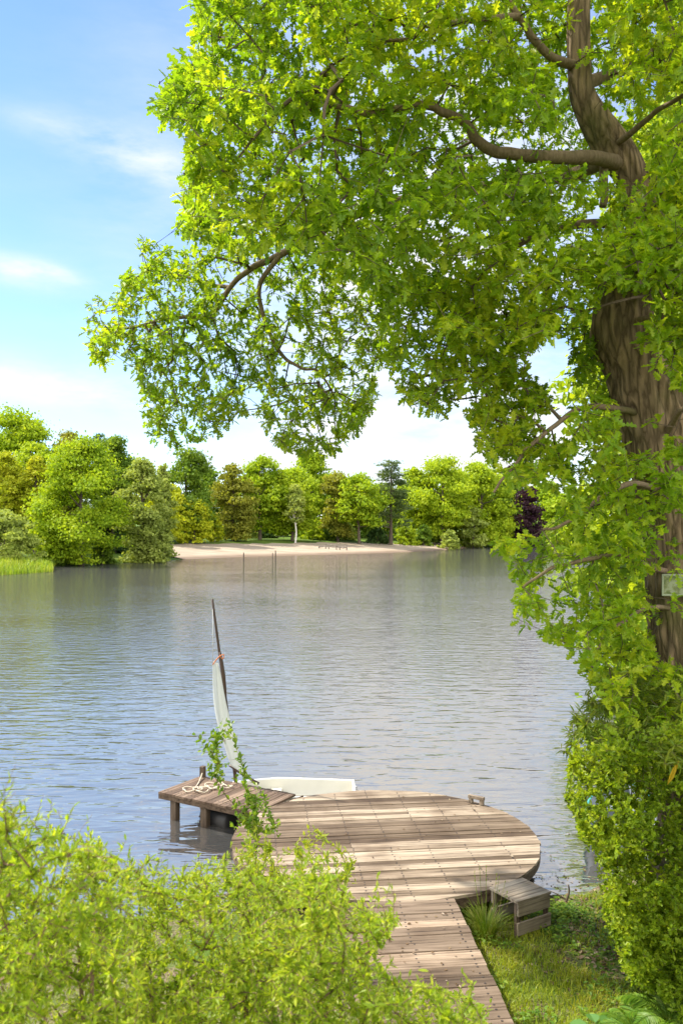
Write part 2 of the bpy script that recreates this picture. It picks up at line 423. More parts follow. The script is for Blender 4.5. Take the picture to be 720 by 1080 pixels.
def build_water():
    m, nt, out = newmat('lake_water')
    g = N(nt, 'ShaderNodeNewGeometry')
    def wave(sx, sy, scale, det, rot=0.0, dist=0.0):
        mp = N(nt, 'ShaderNodeMapping'); mp.inputs['Scale'].default_value = (sx, sy, 1); mp.inputs['Rotation'].default_value = (0, 0, rot)
        L(nt, g, 'Position', mp, 'Vector')
        n = N(nt, 'ShaderNodeTexNoise', i_Scale=scale, i_Detail=det, i_Roughness=.5, i_Distortion=dist); L(nt, mp, 0, n, 'Vector')
        return n
    a = wave(.5, 1.5, 2.1, 2.0, R(4), .5)        # long low wavelets
    b = wave(.8, 1.6, 5.0, 2.0, R(-9))             # small ripples
    e = wave(2.2, 1.1, 1.0, 3.0, R(7), .4)         # mid lake chop
    c = wave(.05, .11, 1.0, 2.0)                   # wind patches
    pa = ramp(nt, [(.34, (.35,.35,.35)), (.62, (1,1,1))]); L(nt, c, 'Fac', pa, 'Fac')
    sx = N(nt, 'ShaderNodeSeparateXYZ'); L(nt, g, 'Position', sx, 0)
    fy = N(nt, 'ShaderNodeMapRange'); fy.inputs[1].default_value = 14; fy.inputs[2].default_value = 36
    fy.inputs[3].default_value = .22; fy.inputs[4].default_value = 1.0; L(nt, sx, 'Y', fy, 'Value')
    sm = N(nt, 'ShaderNodeMath', operation='MULTIPLY'); L(nt, pa, 'Color', sm, 0); L(nt, fy, 0, sm, 1)
    mb_ = N(nt, 'ShaderNodeMath', operation='MULTIPLY'); L(nt, b, 'Fac', mb_, 0); L(nt, sm, 0, mb_, 1)
    m2 = N(nt, 'ShaderNodeMath', operation='MULTIPLY'); L(nt, mb_, 0, m2, 0); m2.inputs[1].default_value = .6
    ad = N(nt, 'ShaderNodeMath', operation='ADD'); L(nt, a, 'Fac', ad, 0); L(nt, m2, 0, ad, 1)
    me_ = N(nt, 'ShaderNodeMath', operation='MULTIPLY'); L(nt, e, 'Fac', me_, 0); L(nt, sm, 0, me_, 1)
    me2 = N(nt, 'ShaderNodeMath', operation='MULTIPLY_ADD'); L(nt, me_, 0, me2, 0); me2.inputs[1].default_value = 1.0; L(nt, ad, 0, me2, 2)
    ad = me2
    bp = N(nt, 'ShaderNodeBump', i_Strength=1.0, i_Distance=.035); L(nt, ad, 0, bp, 'Height')
    fd = N(nt, 'ShaderNodeMapRange'); fd.inputs[1].default_value = 35; fd.inputs[2].default_value = 110
    fd.inputs[3].default_value = 1.0; fd.inputs[4].default_value = .6; L(nt, sx, 'Y', fd, 'Value'); L(nt, fd, 0, bp, 'Strength')
    pb = N(nt, 'ShaderNodeBsdfPrincipled', i_Roughness=.04)
    pb.inputs['Base Color'].default_value = (.07,.07,.068,1)
    pb.inputs['IOR'].default_value = 6.5
    pb.inputs['Specular Tint'].default_value = (1.0, .90, .79, 1)
    pb.inputs['Specular IOR Level'].default_value = .5
    L(nt, bp, 0, pb, 'Normal'); L(nt, pb, 0, out, 0)
    mb = MB(); mb.add([(-300,5,0),(300,5,0),(300,420,0),(-300,420,0)], [(0,1,2,3)])
    tag(mb.build('water', m), 'rippled grey lake reflecting the pale sky', 'lake', kind='structure')

def build_beach():
    line = np.array([(33,192),(27,189),(20,168),(10,153),(-2.6,139.5),(-14.4,130.5),(-22.2,119.5)], float)
    wid = np.array([3, 9, 14, 17, 17, 18, 17.])
    pts = catmull(np.hstack([line, np.zeros((len(line), 1))]), 10)
    ww = np.interp(np.linspace(0, 1, len(pts)), np.linspace(0, 1, len(wid)), wid)
    t = np.gradient(pts, axis=0); t = norm(t); nn = np.stack([t[:, 1], -t[:, 0], t[:, 2]*0], 1)
    if nn[len(pts)//2][1] < 0: nn = -nn
    rows = []
    S = np.concatenate([[-.12], np.linspace(-.03, 1, 14)])
    for i, p in enumerate(pts):
        for s in S:
            q = p + nn[i]*s*ww[i]*(1 + .05*math.sin(i*1.7))
            z = ghs(q[0], q[1])
            z = z + .12 if z > 0 else max(z, -.25) + .10
            rows.append((q[0], q[1], z))
    nx, ny = len(S), len(pts)
    i = np.arange(ny-1)[:, None]*nx; j = np.arange(nx-1)[None]
    q = np.stack([i+j, i+nx+j, i+nx+j+1, i+j+1], -1).reshape(-1)
    mb = MB(); mb.bulk(np.array(rows), q, np.full((nx-1)*(ny-1), 4))
    m, nt, out = newmat('beach_sand')
    g = N(nt, 'ShaderNodeNewGeometry')
    mp = N(nt, 'ShaderNodeMapping'); mp.inputs['Scale'].default_value = (.15, .5, 1); L(nt, g, 'Position', mp, 0)
    n = N(nt, 'ShaderNodeTexNoise', i_Scale=1.0, i_Detail=6.0, i_Roughness=.7); L(nt, mp, 0, n, 'Vector')
    r = ramp(nt, [(.3, (.22,.16,.10)), (.5, (.32,.25,.175)), (.7, (.40,.325,.24))]); L(nt, n, 'Fac', r, 'Fac')
    sz = N(nt, 'ShaderNodeSeparateXYZ'); L(nt, g, 'Position', sz, 0)
    zz = N(nt, 'ShaderNodeMath', operation='MULTIPLY_ADD'); L(nt, n, 'Fac', zz, 0); zz.inputs[1].default_value = -.5; L(nt, sz, 'Z', zz, 2)
    wet = N(nt, 'ShaderNodeMapRange'); wet.inputs[1].default_value = -.12; wet.inputs[2].default_value = .12; L(nt, zz, 0, wet, 'Value')
    mx = N(nt, 'ShaderNodeMix', data_type='RGBA'); L(nt, wet, 0, mx, 0); mx.inputs[6].default_value = (.17,.115,.07,1); L(nt, r, 'Color', mx, 7)
    pb = N(nt, 'ShaderNodeBsdfPrincipled', i_Roughness=.9); L(nt, mx, 2, pb, 'Base Color'); L(nt, pb, 0, out, 0)
    tag(mb.build('beach', m, smooth=True), 'pale sandy beach along the far shore', 'beach', kind='structure')

build_ground(); build_water(); build_beach()

# ------------------------------------------------------------------ branching growth
class Skel:
    def __init__(s): s.pos, s.par, s.fix, s.main = [], [], [], []
    def chain(s, pts, rad, parent=-1):
        ids = []
        for p, r in zip(pts, rad):
            s.pos.append(np.asarray(p, float)); s.par.append(parent); s.fix.append(r); s.main.append(True)
            parent = len(s.pos)-1; ids.append(parent)
        return ids
    def nearest(s, p):
        return int(np.argmin(np.linalg.norm(np.array(s.pos)-p, axis=1)))
    def grow(s, targets, step=.15, batches=24, wob=.08, sag=0.0):
        pos0 = np.array(s.pos)
        d = np.array([np.min(np.linalg.norm(pos0-t, axis=1)) for t in targets])
        order = np.argsort(d*rng.uniform(.7, 1.3, len(d)))
        tips = np.zeros(len(targets), int)
        cuts = (np.linspace(0, 1, batches+1)**1.5*len(order)).astype(int)
        for a, b in zip(cuts[:-1], cuts[1:]):
            if a == b: continue
            kd = kdtree.KDTree(len(s.pos))
            for i, p in enumerate(s.pos): kd.insert(p, i)
            kd.balance()
            for ti in order[a:b]:
                t = targets[ti]
                co, i, dist = kd.find(t)
                p0 = s.pos[i]; n = max(1, int(dist/step))
                side = rng.normal(size=3)*wob*dist
                up = np.array([0, 0, sag*dist])
                par = i
                for k in range(1, n+1):
                    f = k/n
                    q = p0 + (t-p0)*f + (side+up)*math.sin(math.pi*f)
                    s.pos.append(q); s.par.append(par); s.fix.append(0); s.main.append(False)
                    par = len(s.pos)-1
                tips[ti] = par
        return tips
    def finish(s, r0, ex=.42):
        n = len(s.pos); cnt = np.zeros(n); par = np.array(s.par)
        child = np.zeros(n, int)
        for i in range(n):
            if par[i] >= 0: child[par[i]] += 1
        cnt[child == 0] = 1
        for i in range(n-1, -1, -1):
            if par[i] >= 0: cnt[par[i]] += cnt[i]
        s.P = np.array(s.pos); s.par_a = par
        s.r = np.maximum(r0*np.maximum(cnt, 1)**ex, np.array(s.fix))
        return s
    def twig_mesh(s, mb, cap=1e9):
        i = np.array([k for k in range(len(s.pos)) if s.par[k] >= 0 and not s.main[k]], int)
        p = s.par_a[i]
        r1 = s.r[i]; r0 = np.minimum(s.r[p], r1*1.5)
        big = r1 > .012
        segs(mb, s.P[p][big], s.P[i][big], np.minimum(r0[big], cap), np.minimum(r1[big], cap), 6)
        segs(mb, s.P[p][~big], s.P[i][~big], r0[~big], r1[~big], 3)

def in_poly(px, py, poly):
    poly = np.asarray(poly, float); ins = np.zeros(px.shape, bool)
    n = len(poly)
    for i in range(n):
        ax, ay = poly[i]; bx, by = poly[(i+1) % n]
        if ay == by: continue
        ins ^= ((ay > py) != (by > py)) & (px < (bx-ax)*(py-ay)/(by-ay)+ax)
    return ins

def fill(poly, dr, n, clump=.0, cs=.5, dpow=1.0, seed=0):
    """n points spread through the solid that the outline sweeps between two distances, thinned into clumps"""
    poly = np.asarray(poly, float)
    lo, hi = poly.min(0), poly.max(0)
    out = []
    while len(out) < n:
        k = n*3
        px = rng.uniform(lo[0], hi[0], k); py = rng.uniform(lo[1], hi[1], k)
        ok = in_poly(px, py, poly)
        px, py = px[ok], py[ok]
        d = dr[0] + (dr[1]-dr[0])*rng.uniform(0, 1, len(px))**dpow
        q = np.stack([(px-CX)/F*d, d, CAMZ+(HY-py)/F*d], 1)
        for p in q:
            if clump > 0:
                v = mnoise.noise(Vector((p*(1/cs)) + seed*7.3))
                if v < -.35 + clump*rng.uniform(-.1, 1.0): continue
            out.append(p)
            if len(out) >= n: break
    return np.array(out)

# ------------------------------------------------------------------ the oak
def build_oak():
    base = P(742, 800, 9.0); base[2] = ghs(base[0], 9.0) - .05
    root = empty('oak_tree', base, 0, 'big leaning oak whose broad crown of bright lobed leaves overhangs the lake', 'tree')
    D = 9.0
    tr_px = [(738,760,.40),(728,700,.37),(722,640,.345),(713,580,.325),(703,520,.305),(694,465,.335),(682,425,.32),(668,385,.29),(657,350,.315),(661,310,.25),(670,272,.19),(676,237,.155),(672,205,.148),(662,178,.165),(641,147,.175),(624,122,.145),(613,98,.122),(610,60,.113),(610,20,.11),(612,-40,.105),(606,-120,.10),(612,-220,.08),(600,-330,.05),(610,-420,.03)]
    tp = [np.array([base[0], base[1], base[2]-.3]), base + np.array([-.01, 0, .35])] + [P(a, b, D) for a, b, r in tr_px]
    trd = [.62, .47] + [c for a, b, c in tr_px]
    trunk = catmull(tp, 8); trad = catmull(np.array([[r, 0, 0] for r in trd]), 8)[:, 0]
    sk = Skel()
    ids = sk.chain(trunk, trad)
    limbs = []
    def limb(px, r0, r1, start=None):
        pts = np.array([P(*q) for q in px])
        if start is None:
            i = sk.nearest(pts[0])
            pts[0] = sk.pos[i]
        else:
            i = sk.nearest(pts[0])
        c = catmull(pts, 6)
        rad = np.linspace(r0, r1, len(c))
        c = c + np.array([[.03*mnoise.noise(Vector((k*.35, r0*90, 1.))), .03*mnoise.noise(Vector((k*.35, r0*90, 5.))), .03*mnoise.noise(Vector((k*.35, r0*90, 9.)))] for k in range(len(c))])*np.linspace(0, 1, len(c))[:, None]
        sk.chain(c[1:], rad[1:], i)
        limbs.append((c, rad))
    limb([(660,176,9),(630,167,8.75),(590,166,8.6),(555,164,8.5),(522,160,8.4),(502,147,8.3),(490,129,8.2),(466,118,8.1),(440,110,8.0),(400,118,7.9),(350,112,7.8)], .078, .022)
    limb([(604,72,9),(588,64,8.8),(570,50,8.7),(556,32,8.6),(540,8,8.5),(512,-25,8.4),(470,-70,8.3)], .052, .02)
    limb([(545,18,8.55),(515,20,8.4),(480,24,8.3),(445,36,8.1),(400,45,8.0)], .04, .015)
    limb([(655,160,9),(600,185,9.6),(530,195,10.1),(450,205,10.6),(380,225,10.9),(320,252,11.1),(297,268,11.2),(264,284,11.2),(243,303,11.3),(222,332,11.3),(185,335,11.4),(140,345,11.4),(108,352,11.4)], .075, .014)
    limb([(297,268,11.2),(274,300,11.1),(277,330,11.1),(291,366,11.1),(312,386,11.0),(336,392,11.0),(352,415,11.0)], .036, .012)
    limb([(243,303,11.3),(222,300,11.5),(190,290,11.6),(160,285,11.6)], .03, .01)
    limb([(652,152,9),(664,141,8.6),(690,119,8.3),(722,100,8.0),(770,80,7.8)], .035, .016)
    limb([(612,88,9),(660,72,9.5),(690,52,9.8),(730,15,10),(780,-40,10.3)], .07, .03)
    limb([(675,200,9),(688,196,9.4),(700,204,9.8),(722,222,10.2),(800,240,10.5)], .075, .03)
    limb([(676,230,9),(640,235,9.4),(590,240,9.6),(540,262,9.8),(500,300,9.9),(470,345,10),(455,395,10)], .06, .014)
    limb([(690,440,9),(655,432,8.7),(615,430,8.5),(580,452,8.4),(548,482,8.3),(520,520,8.3)], .04, .012)
    limb([(705,520,9),(670,510,8.4),(640,520,8.1),(600,550,7.9),(570,560,7.8)], .035, .012)
    limb([(716,600,9),(690,600,8.6),(655,585,8.4),(620,590,8.2),(580,600,8.1),(550,620,8.1)], .035, .012)
    limb([(722,650,9),(690,640,8.6),(650,660,8.5),(625,690,8.4)], .03, .01)
    limb([(699,470,9),(712,440,8.4),(725,430,8.0),(760,430,7.8)], .04, .014)
    limb([(664,340,9),(690,335,8.4),(700,350,8.0),(712,370,7.8)], .03, .01)
    limb([(612,-40,9),(560,-90,9.2),(480,-150,9.3),(380,-180,9.2),(290,-150,9.0)], .08, .03)
    limb([(612,-60,9),(690,-130,9.4),(780,-190,9.6),(880,-200,9.8)], .08, .03)
    limb([(606,-120,9),(600,-200,8.0),(580,-250,7.2)], .06, .03)
    limb([(608,-180,9),(560,-280,10.5),(500,-330,11.5)], .06, .03)
    # crown volumes: outline + near and far distance
    T = []
    main = [(196,-70),(205,20),(203,50),(186,72),(163,112),(165,128),(192,140),(196,170),(182,205),(190,245),(250,262),(330,275),(400,300),(470,345),(540,370),(610,345),(640,300),(730,300),(760,-70)]
    T.append(fill(main, (7.0, 11.6), 5400, .66, .7, seed=1))
    left = [(225,250),(200,262),(150,250),(140,256),(160,272),(132,288),(128,308),(92,322),(86,348),(92,386),(112,384),(128,366),(142,398),(150,440),(160,462),(185,472),(215,468),(240,446),(262,436),(284,462),(312,482),(345,478),(372,466),(395,425),(402,380),(412,320),(340,262)]
    T.append(fill(left, (10.2, 12.4), 1650, .76, .42, seed=2))
    mid = [(395,300),(408,370),(420,415),(445,432),(470,440),(488,424),(486,395),(520,398),(548,380),(590,345),(560,300),(470,280)]
    T.append(fill(mid, (8.3, 10.6), 430, .84, .42, seed=3))
    hang = [(475,400),(498,420),(502,470),(545,505),(580,500),(600,470),(570,470),(566,440),(582,425),(560,400),(540,385),(505,395)]
    T.append(fill(hang, (8.0, 9.6), 220, .8, .38, seed=4))
    low = [(600,425),(640,420),(690,470),(730,440),(740,770),(660,775),(622,720),(604,690),(572,668),(535,650),(545,618),(548,595),(520,572),(548,545),(560,520),(520,498),(560,486),(596,470)]
    T.append(fill(low, (7.4, 9.9), 860, .74, .45, seed=5))
    T.append(fill([(595,350),(640,335),(655,420),(620,425),(604,395)], (8.6, 10.0), 60, .5, .4, seed=6))
    tuftR = [(640,240),(730,230),(740,420),(700,430),(672,400),(668,340),(690,300)]
    T.append(fill(tuftR, (7.4, 8.5), 230, .75, .35, seed=8))
    T.append(fill([(650,430),(735,430),(735,700),(690,690),(660,600)], (7.4, 8.4), 80, .8, .4, seed=10))
    T.append(fill([(690,220),(790,200),(800,480),(735,480),(720,330)], (8.6, 11.5), 380, .4, .5, seed=9))
    # the rest of the crown above and to the right of the frame
    k = 0; ext = []
    while k < 1500:
        q = rng.uniform(-1, 1, 3)
        if np.linalg.norm(q) > 1: continue
        p = np.array([2.6, 9.0, 9.8]) + q*np.array([5.0, 3.6, 4.6])
        px, py = CX+p[0]/p[1]*F, HY-(p[2]-CAMZ)/p[1]*F
        if py > -60 and px < 730: continue
        ext.append(p); k += 1
    T.append(np.array(ext))
    T = np.concatenate(T)
    # leave the places where bare wood shows in front of the leaves
    px = CX+T[:, 0]/T[:, 1]*F; py = HY-(T[:, 2]-CAMZ)/T[:, 1]*F
    keep = np.ones(len(T), bool)
    wood = [((610,-20),(610,108),17),((610,108),(655,165),18),((664,172),(500,150),13),((500,150),(470,118),10),((604,72),(545,18),8),
            ((661,325),(661,345),16),((668,390),(690,450),26),((712,570),(722,670),26),((640,165),(712,105),6),((297,268),(243,303),6),((276,310),(312,386),5)]
    for (a, b, w) in wood:
        a = np.array(a, float); b = np.array(b, float); e = b-a
        t = np.clip(((px-a[0])*e[0]+(py-a[1])*e[1])/(e@e), 0, 1)
        dd = np.hypot(px-a[0]-t*e[0], py-a[1]-t*e[1])
        keep &= ~((dd < w+9) & (T[:, 1] < 9.25+ (2.2 if a[0] < 320 else 0)) & (rng.uniform(size=len(T)) < .93))
    keep &= ~in_poly(px, py, [(528,512),(578,512),(588,535),(584,566),(535,568),(528,545)])
    T = T[keep]
    tips = sk.grow(T, .16, 30, .09, .05)
    sk.finish(.0028, .41)
    # meshes
    def ridge(a, l, r):
        v = mnoise.noise(Vector((math.cos(a)*r*17, math.sin(a)*r*17, l*2.1)))
        v2 = mnoise.noise(Vector((math.cos(a)*1.3, math.sin(a)*1.3, l*1.1+3)))
        return 1 + .10*(1-abs(v)*2.6) + .11*v2
    mb = MB(); v, q, s_, _ = tube_arrays(catmull(trunk, 2), np.interp(np.linspace(0, 1, len(trunk)*2-1), np.linspace(0, 1, len(trunk)), trad), 64, ridge)
    mb.bulk(v, q, s_)
    trunk_o = local(mb, root).build('trunk', M['oak_bark'], root, True)
    for c, rad in limbs:
        mb = MB(); v, q, s_, _ = tube_arrays(catmull(c, 2), np.interp(np.linspace(0, 1, len(c)*2-1), np.linspace(0, 1, len(c)), rad), 16 if rad[0] > .05 else 8,
                                             lambda a, l, r: 1+.1*mnoise.noise(Vector((math.cos(a)*2, math.sin(a)*2, l*4))))
        mb.bulk(v, q, s_)
        local(mb, root).build('limb', M['limb_bark'], trunk_o, True)
    # dead stub hanging beside the fork
    mb = MB(); c = catmull([P(637,168,8.9), P(636,190,8.88), P(637,206,8.88), P(635,218,8.88)], 5)
    mb.tube(c, np.linspace(.05, .04, len(c)), 10); local(mb, root).build('dead_stub', M['limb_bark'], trunk_o, True)
    mb = MB(); sk.twig_mesh(mb, .05); local(mb, root).build('twigs', M['twig'], root)
    # leaf rosettes
    tip = sk.P[tips]; prev = sk.P[sk.par_a[tips]]
    ax = norm(tip-prev)
    mb = MB()
    org, dirs, nrms, size = [], [], [], []
    n = len(tip); cen = np.array([2.4, 9.0, 8.5])
    for rep in range(11):
        use = rng.uniform(size=n) < (1 if rep < 6 else .6)
        a = ax[use]; t = tip[use]
        r = rdir(len(a))
        d = norm(a*.55 + r*1.0 + np.array([0, 0, -.08]))
        back = rng.uniform(0, .12, (len(a), 1))
        org.append(t - a*back + rng.normal(size=(len(a), 3))*.02)
        dirs.append(d); nrms.append(norm(np.array([0, 0, 1.0]) + rdir(len(a))*.75))
        sz = .062+.095*rng.uniform(0, 1, len(a))**1.2
        sz = sz*np.where(t[:, 1] > 10.1, .82, 1.0)
        size.append(sz)
    leaves(mb, OAK, np.concatenate(org), np.concatenate(dirs), np.concatenate(nrms), np.concatenate(size))
    local(mb, root).build('crown', M['oak_leaf'], root)
    # weathered board fixed to the trunk
    c = P(717, 617, 8.58)
    t = empty('sign_board', c, R(-6), 'small pale green weathered board with moss fixed to the oak trunk', 'sign')
    mb = MB(); mb.box((0, 0, 0), (.36, .025, .215), bevel=.004); pn = mb.build('panel', mossy, t)
    mb = MB()
    mb.box((0, -.014, .1), (.37, .012, .02), bevel=.003); mb.box((0, -.014, -.1), (.37, .012, .02), bevel=.003)
    mb.box((-.175, -.0145, 0), (.02, .012, .18), bevel=.003); mb.box((.175, -.0145, 0), (.02, .012, .18), bevel=.003)
    mb.build('frame', M['pale_frame'], pn)
    return root

m, nt, out = newmat('mossy_board')
tc = N(nt, 'ShaderNodeTexCoord'); nz = N(nt, 'ShaderNodeTexNoise', i_Scale=16.0, i_Detail=5.0); L(nt, tc, 'Object', nz, 'Vector')
rr = ramp(nt, [(.42, (.22,.25,.14)), (.52, (.14,.16,.055)), (.65, (.07,.10,.02))]); L(nt, nz, 'Fac', rr, 'Fac')
pb = N(nt, 'ShaderNodeBsdfPrincipled', i_Roughness=.7); L(nt, rr, 'Color', pb, 'Base Color'); L(nt, pb, 0, out, 0)
mossy = m
M['pale_frame'] = plain('pale_green_paint', (.24,.27,.17), .7)
build_oak()

# ------------------------------------------------------------------ jetty
def build_jetty():
    CXY = np.array([.57, 11.3]); RAD = 2.0; TOP = .40; ROT = R(6.5)
    root = empty('jetty', (CXY[0], CXY[1], 0), ROT, 'round weathered plank jetty with a walkway and an angled side platform', 'jetty')
    inv = np.array(root.matrix_world.inverted())
    W = lambda x, y: (inv @ np.array([x, y, 0, 1]))[:2]
    th = .032
    def board(mb, y0, y1, xl0, xl1, xr0, xr1, z, mi=0, sag=0.0):
        """a plank between y0 and y1; its ends may be slanted or follow the rim"""
        nx = 10
        b = .004
        v = []
        for k in range(nx+1):
            f = k/nx
            xa = xl0+(xr0-xl0)*f; xb = xl1+(xr1-xl1)*f
            dz = sag*math.sin(f*5)
            v += [(xa, y0, z-th), (xa, y0, z-b+dz), (xa, y0+b, z+dz), (xb, y1-b, z+dz), (xb, y1, z-b+dz), (xb, y1, z-th)]
        f = []
        for k in range(nx):
            o = k*6
            for j in range(6):
                jn = (j+1) % 6
                f.append((o+j, o+6+j, o+6+jn, o+jn))
        f.append((0,1,2,3,4,5)); o = nx*6; f.append((o+5,o+4,o+3,o+2,o+1,o))
        mb.add(v, f, mi)
    def screw(mb, x, y, z):
        a = np.linspace(0, 2*np.pi, 7)[:-1]; r = .0105
        v = [(x+r*math.cos(t), y+r*math.sin(t), z+.0025) for t in a] + [(x+r*math.cos(t), y+r*math.sin(t), z-.004) for t in a]
        mb.add(v, [tuple(range(6))] + [(k, 6+k, 6+(k+1) % 6, (k+1) % 6) for k in range(6)], 1)
    # round deck
    mb = MB(); y = -RAD+.004; rows = []
    while y < RAD-.03:
        w = random.choice([.115, .135, .15, .16, .165, .14]); y1 = min(y+w, RAD-.004)
        rows.append((y, y1)); y = y1+.010
    for (a, b) in rows:
        jt = random.uniform(-.014, .010); xa, xb = math.sqrt(max(RAD**2-a*a, .02))+jt, math.sqrt(max(RAD**2-b*b, .02))+jt
        z = TOP + random.uniform(-.006, .006)
        j = random.uniform(-.5, .5)
        if random.random() < .12 and min(xa, xb) > 1.2:      # two lengths butted over a joist
            s = random.choice([-.48, .48, .96, -.96])
            board(mb, a, b, -xa, -xb, s-.002, s-.002, z); board(mb, a, b, s+.002, s+.002, xa, xb, z+random.uniform(-.003, .003))
        else:
            board(mb, a, b, -xa, -xb, xa, xb, z)
        for jx in (-1.44, -.96, -.48, 0, .48, .96, 1.44):
            if abs(jx) < min(xa, xb)-.06:
                o = jx + random.uniform(-.008, .008)
                screw(mb, o, a+.035, z); screw(mb, o+.006, b-.035, z)
    rd = mb.build('round_deck', [M['deck'], M['screw']], root)
    # rim fascia
    mb = MB(); n = 96
    for k in range(n):
        a0, a1 = 2*np.pi*k/n, 2*np.pi*(k+1)/n
        q = []
        for a in (a0, a1):
            for (r, z) in ((RAD-.032, TOP-.034), (RAD-.006, TOP-.034), (RAD-.006, TOP-.13), (RAD-.032, TOP-.13)):
                q.append((r*math.cos(a), r*math.sin(a), z))
        mb.add(q, [(0,4,5,1),(1,5,6,2),(2,6,7,3),(3,7,4,0)])
    mb.build('rim', M['beam'], rd)
    for jx in (-1.44, -.96, -.48, 0, .48, .96, 1.44):
        h = math.sqrt(RAD**2-jx*jx)-.05
        mb = MB(); mb.box((jx, 0, TOP-.035-.055), (.045, 2*h, .11)); mb.build('joist', M['beam'], rd)
    # walkway from the bank
    e0 = W(1.235, 9.42); e1 = W(1.475, 6.3)
    mb = MB(); y = e1[1]; wd = 1.28
    while y < e0[1]-.02:
        w = random.choice([.145, .15, .165, .175]); y1 = min(y+w, e0[1]-.012)
        f0 = (y-e1[1])/(e0[1]-e1[1]); f1 = (y1-e1[1])/(e0[1]-e1[1])
        ra = e1[0]+(e0[0]-e1[0])*f0; rb = e1[0]+(e0[0]-e1[0])*f1
        jit = random.uniform(-.008, .008)
        z = TOP+random.uniform(-.004, .004) + .002
        # keep clear of the round deck's front boards
        def cut(yy): return 0
        board(mb, y, y1, ra-wd+jit, rb-wd+jit, ra+jit, rb+jit, z, sag=.0015)
        for o in (.10, .62, 1.16):
            xx = ra-o+random.uniform(-.012, .012)
            screw(mb, xx, y+.03, z); screw(mb, xx+.01, y1-.03, z)
        y = y1+.007
    # trim: walkway stops where the round deck begins
    mb2 = mb
    wk = mb2.build('walkway', [M['walk'], M['screw']], root)
    for o in (.05, .64, 1.22):
        mb = MB()
        p = catmull([(e1[0]-o, e1[1], TOP-.088), ((e0[0]+e1[0])/2-o, (e0[1]+e1[1])/2, TOP-.088), (e0[0]-o, e0[1], TOP-.088)], 2)
        for a, b in zip(p[:-1], p[1:]):
            d = b-a; mb.box((a+b)/2, (.045, np.linalg.norm(d), .10), Matrix.Rotation(math.atan2(-d[0], d[1]), 3, 'Z'))
        mb.build('bearer', M['beam'], wk)
    def post(x, y, top, r, sq=False):
        l = W(x, y); b = min(ghs(x, y), 0)-.5
        mb = MB()
        if sq: mb.box((0, 0, (top+b)/2), (r*2, r*2, top-b), Matrix.Rotation(R(-35), 3, 'Z'), bevel=.008)
        else: mb.tube(np.array([(0, 0, b), (.004, 0, (top+b)/2), (0, 0, top)]), r, 12)
        mb.v = [a + np.array([l[0], l[1], 0]) for a in mb.v]
        mb.build('post', M['post'], root)
    # angled side platform
    A, B, C, Dp = np.array([-2.82,13.2]), np.array([-2.30,14.06]), np.array([-.79,12.79]), np.array([-1.27,11.98])
    along = norm(B-A)
    ang = math.atan2(along[1], along[0])
    mid = W(*A)
    so = MB(); Lg = np.linalg.norm(B-A)
    n = 14
    u = norm(Dp-A); Llong = 2.02
    RS = 2.012
    def clip(p, q):   # shorten a plank where it would reach over the round deck
        return p, q
    yy = 0.0; k = 0
    cl = np.array([CXY[0], CXY[1]])
    # platform frame: x along A->B, y along A->D (pointing to the deck); A is the origin
    perp = np.array([along[1], -along[0]])
    cc = np.array([(cl-A)@along, (cl-A)@perp])
    while yy < 2.6:
        w = random.choice([.12, .13, .14]); y1 = yy+w
        x0, x1 = 0.0+random.uniform(-.01, .01), Lg+random.uniform(-.01, .01)
        # part of the plank outside the deck circle
        def span(yv):
            dy = yv-cc[1]; h = RS**2-dy*dy
            if h <= 0: return x0, x1
            h = math.sqrt(h); lo, hi = cc[0]-h, cc[0]+h
            if lo <= x0 and hi >= x1: return None
            if lo > x0 and lo < x1: return x0, lo
            if hi > x0 and hi < x1: return hi, x1
            return x0, x1
        s0, s1 = span(yy), span(y1)
        if s0 and s1:
            z = TOP+random.uniform(-.003, .003)
            board(so, yy, y1, s0[0], s1[0], s0[1], s1[1], z)
            for o in (.12, Lg-.12):
                if s0[0] < o-.03 and s0[1] > o+.03 and s1[0] < o-.03 and s1[1] > o+.03:
                    screw(so, o, yy+.03, z); screw(so, o, y1-.03, z)
        yy = y1+.006
    # local y in platform frame runs along perp = mirrored, so build with a rotation about z by ang and a flip of y
    so.v = [np.stack([a[:, 0], -a[:, 1], a[:, 2]], 1) for a in so.v]
    so.loops = [np.asarray(l)[::-1] for l in so.loops]
    sp = so.build('side_platform', [M['side'], M['screw']], root)
    sp.location = (mid[0], mid[1], 0); sp.rotation_euler = (0, 0, ang-ROT)
    # bearers under the side platform
    for o in (.035, .95):
        mb = MB()
        a = A+along*o; b = a+perp*1.62
        a = W(*a); b = W(*b); d = b-a
        mb.box(((a+b)[0]/2, (a+b)[1]/2, TOP-.036-.035), (.045, np.linalg.norm(d), .07), Matrix.Rotation(math.atan2(-d[0], d[1]), 3, 'Z'))
        mb.build('bearer', M['beam'], root)
    for (s, o, r) in ((.26, .10, .055), (.86, .10, .055), (.3, .86, .05)):
        p = A+perp*s+along*o
        post(p[0], p[1], TOP-.037, r, True)
    p = B+perp*.12-along*.08
    post(-2.26, 14.0, TOP+.17, .04, True)
    for a in range(0, 360, 40):
        x, y = CXY[0]+1.72*math.cos(R(a+12)), CXY[1]+1.72*math.sin(R(a+12))
        post(x, y, TOP-.15, .06)
    for (x, y) in ((1.2, 8.0), (.15, 8.0)): post(x, y, TOP-.145, .05)
    # low timber cleat on the rim
    c = W(1.98, 12.62)
    mb = MB(); rt = Matrix.Rotation(R(-38)-ROT, 3, 'Z')
    mb.box((c[0], c[1], TOP+.095), (.26, .055, .05), rt, bevel=.006)
    for s in (-.09, .09):
        o = np.array(rt @ Vector((s, 0, 0)))
        mb.box((c[0]+o[0], c[1]+o[1], TOP+.036), (.06, .05, .066), rt, bevel=.004)
